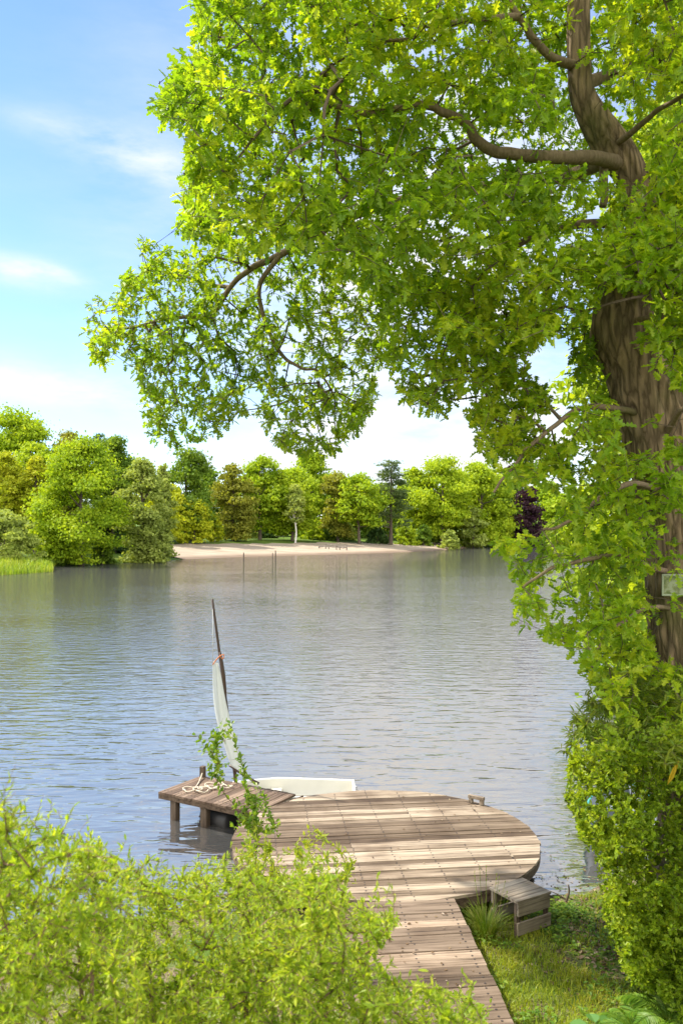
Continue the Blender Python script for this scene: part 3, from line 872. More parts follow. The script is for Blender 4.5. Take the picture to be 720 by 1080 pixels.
    mb.build('mooring_cleat', M['box'], root)
    return A, along, perp

A_, al_, pe_ = build_jetty()

def build_rope():
    root_p = A_ + pe_*.62 + al_*.52
    o = empty('rope', (root_p[0], root_p[1], .403), 0, 'loose coil of pale mooring rope lying on the side platform', 'rope')
    pts = []
    for k in range(70):
        t = k/69; a = t*2*np.pi*4.3
        r = .13+.05*math.sin(a*.37+1)+.03*math.sin(k*1.3)
        pts.append((.22*math.sin(t*5.5)+r*math.cos(a)*1.1-.05, .10*math.cos(t*4)+r*.75*math.sin(a), .013+.02*abs(math.sin(k*.9))))
    end = np.array([-2.26, 13.98, .47])-np.array([root_p[0], root_p[1], .403])
    pts += [tuple(np.array(pts[-1])*(1-f)+end*f + np.array([0, 0, -.03*math.sin(math.pi*f)+.0])) for f in (.3, .6, .9, 1)]
    mb = MB(); c = catmull(pts, 4); mb.tube(c, .011, 6)
    m = plain('rope_fibre', (.50,.43,.33), .9, .2, .25, 60)
    mb.build('coil', m, o, True)
build_rope()

# ------------------------------------------------------------------ sailing dinghy
def build_dinghy():
    root = empty('sailing_dinghy', (-.85, 13.9, 0), R(1.5), 'small cream sailing dinghy with a slim brown mast and loosely hanging white sail', 'boat')
    cream = plain('cream_gelcoat', (.70,.665,.56), .3, .5, .05, 3)
    white = plain('white_trim', (.78,.77,.72), .35, .5, .05, 3)
    xs = np.linspace(-1.12, 1.06, 20)       # bow left, stern right
    def hb(x):      # half beam at the gunwale
        f = (x+1.12)/2.18
        return .50*min(1, (f*2.3+.02)**.62) * (1-.10*max(0, f-.5)/.5)
    def prof(x, inner):
        b = hb(x)-(.022 if inner else 0); b = max(b, .012)
        f = (x+1.12)/2.18
        keel = -.10+.20*max(0, 1-f*2.6)**2 + .03*max(0, f-.6)
        if inner: keel += .035
        g = .22+.06*(1-f)
        pr = []
        for k in range(15):
            t = -1+2*k/14
            s = abs(t)
            yv = math.copysign(b*min(1, (s*1.25))**.8 if s < .8 else b, t) if s > 0 else 0
            if s < .62: yv = math.copysign(b*.86*(s/.62)**.85, t) if s > 0 else 0; z = keel+.03*(s/.62)**2
            else:
                q = (s-.62)/.38; yv = math.copysign(b*(.86+.14*q), t); z = keel+.03+(g-keel-.03)*q
            pr.append((x, yv, z))
        return pr
    mb = MB()
    for inner in (False, True):
        v = np.array([prof(x, inner) for x in xs]); nx = len(xs); k = 15
        i = np.arange(nx-1)[:, None]*k; j = np.arange(k-1)[None]
        q = np.stack([i+j, i+k+j, i+k+j+1, i+j+1] if inner else [i+j, i+j+1, i+k+j+1, i+k+j], -1).reshape(-1)
        mb.bulk(v.reshape(-1, 3), q, np.full((nx-1)*(k-1), 4))
    mb.add(np.array(prof(xs[-1], False)), [tuple(range(15))])
    mb.add(np.array(prof(xs[-1]-.03, True)), [tuple(range(15))[::-1]])
    hull = mb.build('hull', cream, root, True)
    # rolled gunwale
    mb = MB()
    path = [(x, -hb(x), prof(x, False)[0][2]) for x in xs[::-1]] + [(x, hb(x), prof(x, False)[0][2]) for x in xs]
    mb.tube(np.array(path), .022, 8)
    e = prof(xs[-1], False); mb.tube(np.array([e[0], e[14]]), .024, 8)
    mb.build('gunwale', white, hull, True)
    mb = MB(); mb.box((-.22, 0, .115), (.18, .84, .022), bevel=.006); mb.build('thwart', cream, hull)
    mb = MB(); mb.box((-.76, 0, .23), (.10, .62, .03), bevel=.005); mb.build('mast_thwart', white, hull)
    met = plain('grey_fitting', (.42,.42,.42), .4, .5)
    mb = MB(); mb.box((1.085, 0, .22), (.04, .04, .10), bevel=.008); mb.box((1.13, 0, .02), (.12, .025, .36), bevel=.008); mb.build('rudder', met, root)
    # spars and sail: points measured in the world, then brought into the boat
    dark = plain('dark_varnish', (.055,.032,.02), .4, .4)
    d = 13.85
    mb = MB(); c = np.array([P(251.5, 846, d), P(238.5, 742, d), P(231, 685, d), P(224, 632, d)])
    cc = catmull(c, 5); mb.tube(cc, np.linspace(.030, .018, len(cc)), 10); mast = local(mb, root).build('mast', dark, root, True)
    mb = MB(); c = catmull([P(232, 688, d-.05), P(235.5, 712, d-.06), P(238, 738, d-.05)], 4)
    mb.tube(c, np.array([.02,.028,.03,.032,.034,.032,.03,.026,.018]), 8); local(mb, root).build('sprit', dark, mast, True)
    mb = MB(); c = np.array([P(242, 807, d-.12), P(258, 818, d-.2), P(273, 826.5, d-.26)])
    mb.tube(catmull(c, 4), .022, 8); local(mb, root).build('boom', dark, root, True)
    # sail as a cloth strip with thickness
    le = [(224.5,697),(224.3,715),(225.2,738),(227.5,755),(231,770),(236,785),(240,798),(244,808)]
    ri = [(230.5,700),(234,716),(238,738),(242.5,757),(247.5,777),(253.5,797),(260,814),(270,825)]
    le = catmull([(a, b, 0) for a, b in le], 4); ri = catmull([(a, b, 0) for a, b in ri], 4)
    nU = 9; grid = []
    for k, (a, b) in enumerate(zip(le, ri)):
        for j in range(nU):
            f = j/(nU-1); q = a*(1-f)+b*f
            depth = d-.06 - .04*math.sin(f*math.pi)*(.3+k/len(le)) + .012*math.sin(f*11+k*.12) - .16*(k/len(le))
            grid.append(P(q[0], q[1], depth))
    grid = np.array(grid); rows = len(le)
    i = np.arange(rows-1)[:, None]*nU; j = np.arange(nU-1)[None]
    q = np.stack([i+j, i+nU+j, i+nU+j+1, i+j+1], -1).reshape(-1)
    mb = MB(); mb.bulk(grid, q, np.full((rows-1)*(nU-1), 4))
    m, nt, out = newmat('sailcloth')
    pb = N(nt, 'ShaderNodeBsdfPrincipled', i_Roughness=.6); pb.inputs['Base Color'].default_value = (.72,.74,.71,1)
    tr = N(nt, 'ShaderNodeBsdfTranslucent'); tr.inputs[0].default_value = (.75,.77,.72,1)
    mx = N(nt, 'ShaderNodeMixShader'); mx.inputs[0].default_value = .5; L(nt, pb, 0, mx, 1); L(nt, tr, 0, mx, 2); L(nt, mx, 0, out, 0)
    o = local(mb, root).build('sail', m, root, True)
    sol = o.modifiers.new('thick', 'SOLIDIFY'); sol.thickness = .003
    orange = plain('orange_cord', (.55,.20,.08), .8, .2)
    mb = MB(); c = catmull([P(224.5, 701, d-.09), P(228, 696, d-.1), P(232, 692, d-.1), P(236, 690.5, d-.08), P(235, 695, d-.08), P(231.5, 691, d-.08)], 4)
    mb.tube(c, .009, 6); local(mb, root).build('lashing', orange, mast, True)
    pale = plain('pale_cord', (.6,.6,.58), .8, .2)
    mb = MB(); mb.tube(np.array([P(224.3, 636, d), P(224.6, 668, d-.03), P(224.6, 700, d-.06)]), .005, 5); local(mb, root).build('halyard', pale, mast, True)
build_dinghy()

# dark float under the side platform
def build_float():
    o = empty('float_drum', (-1.86, 13.0, .0), R(-40), 'dark rounded float lying half sunk beneath the side platform', 'float')
    mb = MB(); xs = np.array([-.30,-.29,-.26,-.1,.1,.26,.29,.30]); r = np.array([.04,.12,.15,.155,.155,.15,.12,.04])
    mb.tube(np.stack([xs, xs*0, xs*0+.07], 1), r, 24); mb.build('drum', plain('black_plastic', (.025,.024,.024), .5, .4), o, True)
build_float()

# teal rimmed boat behind the right shrub
def build_rowboat():
    o = empty('rowing_boat', (4.15, 12.6, .0), R(72), 'pale grey rowing boat with teal rim half hidden behind the dense right bank shrub', 'boat')
    grey = plain('grey_hull', (.20,.225,.255), .4, .5); teal = plain('teal_paint', (.05,.30,.29), .4, .5)
    xs = np.linspace(-1.2, 1.2, 15)
    def hb(x): return .52*(1-max(0, (x+.2)/1.4)**2.2)+.015
    v, k = [], 9
    for inner in (0, 1):
        for x in xs:
            b = hb(x)-.02*inner; b = max(b, .01)
            for j in range(k):
                t = -1+2*j/(k-1); v.append((x, b*math.copysign(abs(t)**.6, t), -.08+.03*inner+(.40+.1*max(0, x))*abs(t)**2.2))
    v = np.array(v); nx = len(xs); mb = MB()
    for inner in (0, 1):
        i = np.arange(nx-1)[:, None]*k+inner*nx*k; j = np.arange(k-1)[None]
        q = np.stack([i+j, i+k+j, i+k+j+1, i+j+1] if inner else [i+j, i+j+1, i+k+j+1, i+k+j], -1).reshape(-1)
        if inner == 0: mb.bulk(v, q, np.full((nx-1)*(k-1), 4))
        else:
            mb.loops.append(q); mb.sizes.append(np.full((nx-1)*(k-1), 4)); mb.mi.append(np.zeros((nx-1)*(k-1), int))
    mb.add(v[:k], [tuple(range(k))])
    hl = mb.build('hull', grey, o, True)
    mb = MB(); path = [v[i*k] for i in range(nx)] + [v[i*k+k-1] for i in range(nx)][::-1] + [v[0]]
    mb.tube(np.array(path), .028, 8); mb.build('rim', teal, hl, True)
    for x in (-.5, .35):
        mb = MB(); mb.box((x, 0, .22), (.2, 2*hb(x)-.1, .03)); mb.build('thwart', grey, hl)
build_rowboat()

# ------------------------------------------------------------------ slatted seat box
def build_box():
    p = {'l': P(517,936,0), }
    z = .5
    def top(px, py, z=.5):
        d = F*(CAMZ-z)/(py-HY); return np.array([(px-CX)/F*d, d])
    l, f, r = top(517,936), top(545.5,950.5), top(579,940)
    u = norm(r-f); ln = np.linalg.norm(r-f); w = norm(l-f); wn = np.linalg.norm(l-f)
    w = w - u*(w@u); w = norm(w)
    g = ghs(*(f+(u*ln+w*wn)/2))-.01
    ang = math.atan2(u[1], u[0])
    o = empty('seat_box', (f[0], f[1], g), ang, 'low grey timber box seat with two slats on its front beside the walkway', 'seat')
    h = z-g
    mb = MB()
    n = 3
    for k in range(n):
        b = (wn+.03)/n
        mb.box((ln/2, -.015+b*(k+.5), h-.014), (ln+.03, b-.003, .028), bevel=.003)
    mb.build('top', M['box'], o)
    def slat(y, zc, hh, x0=0.0, x1=None):
        mb = MB(); x1_ = ln if x1 is None else x1
        mb.box(((x0+x1_)/2, y, zc), (x1_-x0, .024, hh), bevel=.003); mb.build('slat', M['box'], o)
    slat(.0, h-.028-.072, .138); slat(-.004, h-.30, .135, -.01, ln+.01)
    slat(wn-.012, h-.10, .138); slat(wn-.012, h-.29, .13)
    for x in (.0, ln):
        for y in (.036, wn-.046):
            mb = MB(); xx = x+.022 if x == 0 else x-.022
            mb.box((xx, y, h/2-.045), (.042, .045, h+.03-.002), bevel=.003); mb.build('leg', M['post'], o)
    mb = MB(); mb.box((ln-.012, wn/2, h-.10), (.022, wn-.14, .138), bevel=.003); mb.build('end_panel', M['box'], o)
build_box()

# ------------------------------------------------------------------ grass and ground plants
def blades(mb, pos, h, w, lean=.5, mi=0):
    n = len(pos)
    a = rng.uniform(0, 2*np.pi, n); b = a + np.pi/2 + rng.normal(size=n)*.3
    s = np.stack([np.cos(a), np.sin(a), np.zeros(n)], 1)*w[:, None]
    l = np.stack([np.cos(b), np.sin(b), np.zeros(n)], 1)*(h*rng.uniform(.1, lean, n))[:, None]
    up = np.zeros((n, 3)); up[:, 2] = h
    p1 = pos + up*.55 + l*.35; p2 = pos + up*.9 + l*1.1; p2[:, 2] -= np.linalg.norm(l, axis=1)*.25
    v = np.stack([pos-s, pos+s, p1+s*.75, p1-s*.75, p2], 1)
    loops = (np.arange(n)[:, None]*5 + np.array([0,1,2,3, 3,2,4])[None]).ravel()
    mb.bulk(v.reshape(-1, 3), loops, np.tile([4, 3], n), mi)

def walkway_x(y):   # right edge
    return 1.235 + (9.42-y)*(1.475-1.235)/(9.42-6.3)

def build_grass():
    n = 46000
    x = rng.uniform(-4.5, 6, n); y = rng.uniform(4.5, 10.6, n)
    focus = rng.uniform(size=n) < .6
    x[focus] = rng.uniform(1.2, 4.0, focus.sum()); y[focus] = rng.uniform(6.2, 10.4, focus.sum())
    sd = lake_sd(x, y)
    ok = (sd > .12) & ~((x < walkway_x(y)+.015) & (x > walkway_x(y)-1.32) & (y < 9.6))
    den = np.array([mnoise.noise(Vector((a*1.1, b*1.1, 3.3))) + .5*mnoise.noise(Vector((a*3, b*3, 1.))) for a, b in zip(x, y)])
    bare = (np.hypot((x-2.75)/.8, (y-9.6)/.6) < 1) | (np.hypot((x-2.65)/.45, (y-8.55)/.3) < 1)
    ok &= (den > -.22 + rng.uniform(-.15, .15, n)) & ~(bare & (rng.uniform(size=n) < .82))
    x, y, den = x[ok], y[ok], den[ok]
    pos = np.stack([x, y, gh(x, y)-.005], 1)
    h = rng.uniform(.035, .11, len(x))*(1+.5*np.clip(den, 0, 1))
    mb = MB(); blades(mb, pos, h, rng.uniform(.0025, .0055, len(x)), .9)
    tag(mb.build('grass', M['grass']), 'short uneven grass growing on the near bank', 'grass', kind='stuff')
    # small broad leaved weeds among the grass
    n = 2600
    x = rng.uniform(1.3, 4.2, n); y = rng.uniform(6.2, 10.2, n)
    den = np.array([mnoise.noise(Vector((a*1.6+9, b*1.6, 7.3))) for a, b in zip(x, y)])
    ok = (x > walkway_x(y)+.04) & (lake_sd(x, y) > .1) & (den > .02)
    near = np.hypot((x-2.45)/.35, (y-9.75)/.28) < 1
    x, y = x[ok], y[ok]
    xx = rng.normal(2.42, .16, 260); yy = rng.normal(9.72, .14, 260)
    x = np.concatenate([x, xx]); y = np.concatenate([y, yy])
    k = len(x); org, dr = [], []
    for rep in range(4):
        a = rng.uniform(0, 2*np.pi, k)
        dr.append(np.stack([np.cos(a), np.sin(a), rng.uniform(.0, .6, k)], 1))
        org.append(np.stack([x, y, gh(x, y)+rng.uniform(.01, .09, k)], 1))
    mb = MB(); org = np.concatenate(org)
    leaves(mb, OVAL, org, np.concatenate(dr), np.tile([[0, 0, 1.]], (len(org), 1)), rng.uniform(.025, .055, len(org)))
    tag(mb.build('ground_cover', M['sapling_leaf']), 'small broad leaved weeds scattered through the bank grass', 'weeds', kind='stuff')
    n = 1500
    x = rng.normal(2.7, .55, n); y = rng.normal(9.1, .7, n)
    ok = (x > walkway_x(y)+.05) & (lake_sd(x, y) > .03) & ~((np.abs(x-2.0) < .35) & (np.abs(y-9.2) < .35))
    x, y = x[ok], y[ok]; k = len(x)
    mb = MB(); leaves(mb, OVAL, np.stack([x, y, gh(x, y)+rng.uniform(.004, .02, k)], 1), rdir(k)*np.array([1, 1, .2]), np.array([0, 0, 1.])+rdir(k)*.4, rng.uniform(.03, .07, k))
    tag(mb.build('leaf_litter', M['litter']), 'dry brown leaves scattered on the bare earth by the water', 'leaf litter', kind='stuff')
    # specks floating by the bank
    n = 170
    x = rng.normal(2.85, .35, n); y = 10.5+np.abs(rng.normal(0, .8, n)); ok = lake_sd(x, y) < -.04
    x, y = x[ok], y[ok]; k = len(x)
    mb = MB(); leaves(mb, OVAL, np.stack([x, y, np.full(k, .006)], 1), rdir(k)*np.array([1, 1, 0.02]), np.tile([[0, 0, 1.]], (k, 1)), rng.uniform(.012, .04, k))
    tag(mb.build('floating_leaves', M['litter']), 'specks of leaf debris floating beside the bank', 'leaf debris', kind='stuff')
build_grass()

def deck_leaves():
    n = 150; a = rng.uniform(0, 2*np.pi, n); r = 1.9*np.sqrt(rng.uniform(0, 1, n))
    x = .57+r*np.cos(a); y = 11.3+r*np.sin(a)
    k = 70; x[:k] = rng.uniform(.25, 1.2, k); y[:k] = rng.uniform(6.8, 9.2, k)
    mb = MB(); leaves(mb, OVAL, np.stack([x, y, np.full(n, .411)], 1), rdir(n)*np.array([1, 1, .1]), np.array([0, 0, 1.])+rdir(n)*.3, rng.uniform(.015, .045, n))
    tag(mb.build('fallen_leaves', M['litter']), 'small dry leaves and bud scales fallen on the deck and walkway', 'fallen leaves', kind='stuff')
deck_leaves()

def build_clump(x, y, n, hmax, name, label, cat, mat, spread):
    z = ghs(x, y)
    o = empty(name, (x, y, z), 0, label, cat)
    a = rng.uniform(0, 2*np.pi, n); r = spread*np.sqrt(rng.uniform(0, 1, n))
    base = np.stack([r*np.cos(a)*.45, r*np.sin(a)*.45, np.full(n, -.02)], 1)
    mb = MB()
    for k in range(n):
        h = rng.uniform(.45, 1)*hmax; out_ = np.array([math.cos(a[k]), math.sin(a[k]), 0])*rng.uniform(.2, 1)*spread*1.3 + rng.normal(size=3)*.03
        w = rng.uniform(.004, .008)
        side = np.array([-math.sin(a[k]), math.cos(a[k]), 0])*w
        pts = []
        for t in np.linspace(0, 1, 6):
            q = base[k] + out_*(t**1.6) + np.array([0, 0, h*(t-.36*t**3)])
            ww = side*(1-t*.92)
            pts += [q-ww, q+ww]
        f = [(2*i, 2*i+1, 2*i+3, 2*i+2) for i in range(5)]
        mb.add(np.array(pts), f)
    mb.build('blades', mat, o)
    return o
c = build_clump(1.53, 9.12, 420, .52, 'grass_clump', 'tall arching grass clump between the walkway and the box seat', 'grass clump', M['tall_grass'], .23)
mb = MB()
for k in range(7):
    a = rng.uniform(0, 6.28); q = np.array([.1*math.cos(a), .1*math.sin(a), 0]); e = q*2.2+np.array([0, 0, rng.uniform(.5, .72)])
    mb.tube(catmull([q, (q+e)/2+np.array([0, 0, .04]), e], 3), .002, 4)
    leaves(mb, TUFT, np.array([e-np.array([0, 0, .05*i]) for i in range(4)]), np.tile([[.2, .1, 1.]], (4, 1)), rdir(4), .03)
mb.build('seed_heads', M['tall_grass'], c)

def build_stick():
    o = empty('driftwood_stick', (2.66, 10.1, .03), 0, 'short dark driftwood branch sticking up at the edge of the water', 'stick')
    mb = MB(); mb.tube(catmull([(-.06,-.05,-.05),(-.02,-.02,.06),(.02,.02,.14),(.015,.03,.22)], 4), np.linspace(.02, .008, 13), 7)
    mb.tube(catmull([(-.02,-.02,.06),(-.1,.03,.10),(-.2,.1,.12)], 4), np.linspace(.012, .004, 9), 6)
    mb.build('branch', M['twig'], o, True)
build_stick()

def build_fern(x, y, n, ln, label, a0=0, arc=360):
    z = ghs(x, y)
    o = empty('fern', (x, y, z), 0, label, 'fern', 'ferns at the foot of the bank shrub')
    for k in range(n):
        a = R(a0 + arc*(k+.5)/n + rng.uniform(-12, 12)); l = ln*rng.uniform(.75, 1.1)
        d = np.array([math.cos(a), math.sin(a), 0]); s = np.array([-d[1], d[0], 0])
        t = np.linspace(0, 1, 34)
        sp = d[None]*(t**1.1*l*.9)[:, None]; sp[:, 2] = l*(.95*t-.75*t**2.2)
        mb = MB(); mb.tube(sp, np.linspace(.004, .001, 34), 4)
        tg = np.gradient(sp, axis=0); tg = norm(tg)
        i = np.arange(3, 34)
        wl = np.sin(np.clip(t[i], 0, 1)**.8*math.pi*.92+.15)*l*.27+.01
        for sg in (-1, 1):
            up = np.cross(tg[i], np.tile(s*sg, (len(i), 1)))*sg
            leaves(mb, WILLOW, sp[i], s[None]*sg + tg[i]*.45 + rng.normal(size=(len(i), 3))*.06, up+rdir(len(i))*.1, wl, wid=1.7)
        mb.build('frond', M['fern'], o)
build_fern(2.42, 7.1, 11, .42, 'bright green fern with arching fronds at the foot of the right shrub, nearer the grass')
build_fern(2.74, 7.2, 11, .48, 'bright green fern under the right shrub, further from the walkway')

def build_dock():
    x, y = 2.1, 7.0; z = ghs(x, y)
    o = empty('broad_leaved_plant', (x, y, z), 0, 'low plant with large rounded bluish green leaves beside the fern', 'plant')
    for k in range(8):
        a = k*.8+rng.uniform(0, .5); d = np.array([[math.cos(a), math.sin(a), .35]])
        mb = MB(); e = d*.09
        mb.tube(np.array([[0, 0, 0], e[0]*.6+[0, 0, .05], e[0]+[0, 0, .07]]), .003, 4)
        leaves(mb, OVAL, e+np.array([[0, 0, .07]]), d*np.array([[1, 1, .2]]), np.array([[0, 0, 1.]]), .15, wid=1.3)
        mb.build('leaf', M['dock'], o)
build_dock()

# ------------------------------------------------------------------ shrubs
def shrub(name, label, cat, poly_sets, roots, leafmat, stemmat, tpl, lsize, per, step, group=None, wob=.08, upright=.5, r0=.0008, shoots=0.0, wid=1.0, along=3, cluster=.5, tipmat=None, sag=.03, gmin=.05, stemcap=.012):
    """stems rise from the roots and fill the given volumes; leaves sit along the last pieces of every twig"""
    T = np.concatenate([fill(*a) for a in poly_sets])
    g = gh(T[:, 0], T[:, 1]); T = T[T[:, 2] > g+gmin]
    if shoots > 0:      # long upright tips that stand clear of the mass
        b = T[rng.uniform(size=len(T)) < shoots]; ln = rng.uniform(.05, .15, len(b))
        lean = rng.normal(size=(len(b), 3))*.25; lean[:, 2] = 1
        T = np.concatenate([T]+[b+lean*(ln*f)[:, None] for f in (.35, .7, 1.0)])
    rx, ry = roots[0]
    root = empty(name, (rx, ry, ghs(rx, ry)), 0, label, cat, group)
    sk = Skel()
    cz = T[:, 2].mean()
    for (x, y) in roots:
        b = np.array([x, y, ghs(x, y)-.05])
        k = T[np.argsort(np.hypot(T[:, 0]-x, T[:, 1]-y))[:max(8, len(T)//20)]]
        e = np.array([*(k[:, :2].mean(0)*.6+np.array([x, y])*.4), max(b[2]+.25, np.median(k[:, 2])-.15)])
        b0 = np.array([rx, ry, ghs(rx, ry)-.08])
        c = catmull([b, (b+e)/2+rng.normal(size=3)*.04, e], 5)
        if (x, y) != roots[0]: c = np.vstack([b0[None], (b0+b)[None]/2+[0, 0, -.02], c])
        sk.chain(c, np.linspace(.012, .006, len(c))*1.0)
    tips = sk.grow(T, step, 26, wob, sag)
    sk.finish(r0, .42)
    mb = MB(); sk.main = [False]*len(sk.main); sk.twig_mesh(mb, stemcap)
    local(mb, root).build('stems', stemmat, root)
    # walk a few nodes back from each tip, leaves on either side
    org, dr, nr, sz = [], [], [], []
    cur = tips.copy()
    for s in range(along):
        par = sk.par_a[cur]; ok = par >= 0
        par = np.where(ok, par, cur)
        p0, p1 = sk.P[par], sk.P[cur]
        ax = norm(p1-p0+1e-6)
        for rep in range(per):
            f = rng.uniform(0, 1, (len(cur), 1))
            r = rdir(len(cur))
            d = norm(ax*(.75 if s == 0 else .4) + r*(.6 if s == 0 else .85) + np.array([0, 0, .22*upright*2]))
            org.append(p0+(p1-p0)*f); dr.append(d); nr.append(norm(np.array([0, 0, 1.])+rdir(len(cur))*.8))
            sz.append(rng.uniform(lsize[0], lsize[1], len(cur))*(.75 if s == 0 else 1))
        cur = par
    org, dr, nr, sz = map(np.concatenate, (org, dr, nr, sz))
    mb = MB(); leaves(mb, tpl, org, dr, nr, sz, wid=np.full(len(org), wid))
    local(mb, root).build('foliage', leafmat, root)
    return root

SH = dict(leafmat=M['shrub_leaf'], stemmat=M['shrub_stem'], tpl=LANCE, lsize=(.020, .040), step=.055, group='bright shrubs in front of the jetty', cat='shrub', wob=.1, shoots=.10)
shrub('shrub', 'feathery lime green shrub before the jetty with bare stems showing against the water', poly_sets=[
    ([(-60,912),(0,882),(22,876),(40,886),(70,880),(105,888),(130,906),(150,925),(155,960),(150,1110),(-60,1110)], (2.5, 4.0), 1800, .55, .22, 1.0, 11),
    ([(-40,850),(20,848),(34,858),(40,875),(-40,900)], (2.3, 2.8), 40, .3, .2, 1.0, 12)],
    roots=[(-.9,3.1),(-.6,3.3),(-1.1,3.6),(-.7,3.9),(-1.2,2.7)], per=3, **SH)
shrub('shrub', 'yellow green shrub in the middle of the bank, twigs reaching the jetty posts', poly_sets=[
    ([(130,915),(165,915),(185,930),(205,915),(232,902),(262,918),(285,935),(300,960),(300,1110),(135,1110)], (3.0, 4.8), 1700, .55, .22, 1.0, 13)],
    roots=[(-.5,4.3),(-.7,4.0),(-.3,4.2),(-.4,3.7)], per=3, **SH)
shrub('shrub', 'lime green shrub leaning over the left edge of the walkway', poly_sets=[
    ([(285,935),(310,925),(345,925),(375,945),(400,965),(425,968),(420,985),(395,1000),(400,1020),(440,1040),(470,1040),(510,1062),(520,1110),(285,1110)], (2.8, 4.6), 1600, .55, .22, 1.0, 14)],
    roots=[(.0,4.0),(.15,3.8),(-.1,4.3),(.35,3.5)], per=3, **SH)
SH2 = dict(SH); SH2.update(leafmat=M['shrub_tip'], lsize=(.03, .05))
shrub('shrub', 'slender green shrub whose upright shoots rise in front of the round deck', poly_sets=[
    ([(300,955),(308,900),(322,870),(332,872),(345,885),(365,895),(378,915),(372,960)], (5.0, 5.9), 130, .5, .2, 1.0, 15),
    ([(240,900),(262,878),(300,905),(300,960),(240,960)], (5.2, 6.2), 110, .4, .2, 1.0, 16)],
    roots=[(-.15,5.5),(-.3,5.6),(-.5,5.8)], per=3, **SH2)
SH3 = dict(SH); SH3.update(group=None, shoots=0.0, leafmat=M['sapling_leaf'], tpl=OVAL, lsize=(.04, .072), step=.09, wob=.06, cat='sapling')
shrub('sapling', 'thin leafy sapling rising in front of the side platform and the white sail', poly_sets=[
    ([(228,765),(240,752),(250,765),(252,790),(268,812),(276,835),(285,855),(272,880),(250,860),(240,835),(222,815),(212,790),(224,785)], (8.3, 8.9), 105, .35, .2, 1.0, 17),
    ([(196,772),(215,768),(232,775),(228,792),(212,795)], (8.4, 8.8), 16, 0, .2, 1.0, 18),
    ([(255,830),(285,845),(300,870),(290,905),(255,905),(245,870)], (8.1, 8.7), 60, .3, .2, 1.0, 18)],
    roots=[(-.85,8.3),(-.9,8.45)], per=2, **SH3)
# dense shrub on the right bank
shrub('bank_shrub', 'dense dark green small leaved shrub on the right bank under the oak', poly_sets=[
    ([(598,815),(594,840),(606,865),(612,888),(634,915),(632,950),(640,985),(662,1000),(655,1025),(690,1040),(735,1110),(790,1110),(790,760),(700,760),(640,768),(605,785)], (6.9, 9.3), 5600, .72, .32, 1.0, 21),
    ([(640,940),(720,930),(740,1100),(690,1050),(662,1035),(645,1000)], (6.9, 8.1), 1100, .5, .3, 1.0, 24)],
    shoots=.05, roots=[(3.0,8.2),(3.05,7.8),(2.95,8.5),(3.3,8.6),(3.1,7.4),(2.95,7.5)], leafmat=M['box_leaf'], stemmat=M['twig'], tpl=OVAL, lsize=(.032, .058), per=4, step=.07, cat='shrub', wob=.1)
w = shrub('willow_bush', 'pale green narrow leaved willow bush growing above the bank shrub', cat='bush', poly_sets=[
    ([(612,735),(640,705),(690,700),(740,700),(760,830),(700,820),(650,800),(615,790),(588,795),(592,770)], (7.6, 9.3), 700, .5, .3, 1.0, 22),
    ([(680,770),(735,765),(735,815),(690,815)], (6.8, 7.4), 36, .0, .3, 1.0, 23)],
    roots=[(2.95,8.75),(3.2,8.9),(3.35,8.1)], leafmat=M['willow_leaf'], stemmat=M['twig'], tpl=WILLOW, lsize=(.07, .12), per=3, step=.09, wob=.08, upright=.0, wid=1.6)
mb = MB(); a = P(712, 806, 6.8); leaves(mb, WILLOW, np.array([a, a+[.02, 0, .03]]), np.array([[-.25, 0, -1.], [-.1, .1, -1.]]), np.array([[0, -1., .2], [.3, -1, 0]]), np.array([.19, .12]), wid=1.5)
tag(local(mb, w).build('dead_leaf', M['yellow_leaf'], w), 'drooping yellow dead leaf')

# ------------------------------------------------------------------ far trees
def lm(n, a, b, c, t=.42): 
    M[n] = leaf_mat(n, [a, b, c], tfac=t, patch=3.0, patchmix=.5, spec=.2, rough=.6)
lm('mid_green', (0.074,0.142,0.014), (0.140,0.231,0.021), (0.230,0.320,0.028))
lm('bright_green', (0.149,0.251,0.011), (0.271,0.381,0.014), (0.402,0.481,0.021))
lm('lime_green', (0.192,0.285,0.013), (0.316,0.422,0.017), (0.440,0.513,0.025))
lm('yellow_green', (0.242,0.302,0.014), (0.407,0.465,0.018), (0.549,0.558,0.030))
lm('orange_green', (0.231,0.285,0.017), (0.377,0.422,0.021), (0.503,0.490,0.034))
lm('olive_brown', (0.144,0.167,0.023), (0.245,0.262,0.031), (0.336,0.325,0.044))
lm('grey_green', (0.194,0.251,0.057), (0.308,0.376,0.074), (0.422,0.479,0.114))
lm('dark_green', (0.037,0.077,0.018), (0.064,0.126,0.027), (0.105,0.174,0.040))
lm('conifer_green', (.06,.10,.035), (.10,.15,.05), (.15,.20,.07))
lm('copper', (.022,.010,.018), (.045,.018,.03), (.08,.035,.045), .3)
M['far_bark'] = bark_mat('far_bark', (.05,.04,.03), (.13,.10,.07), None, .4)
M['birch_bark'] = plain('birch_bark', (.62,.58,.52), .7, .3, .25, 3)

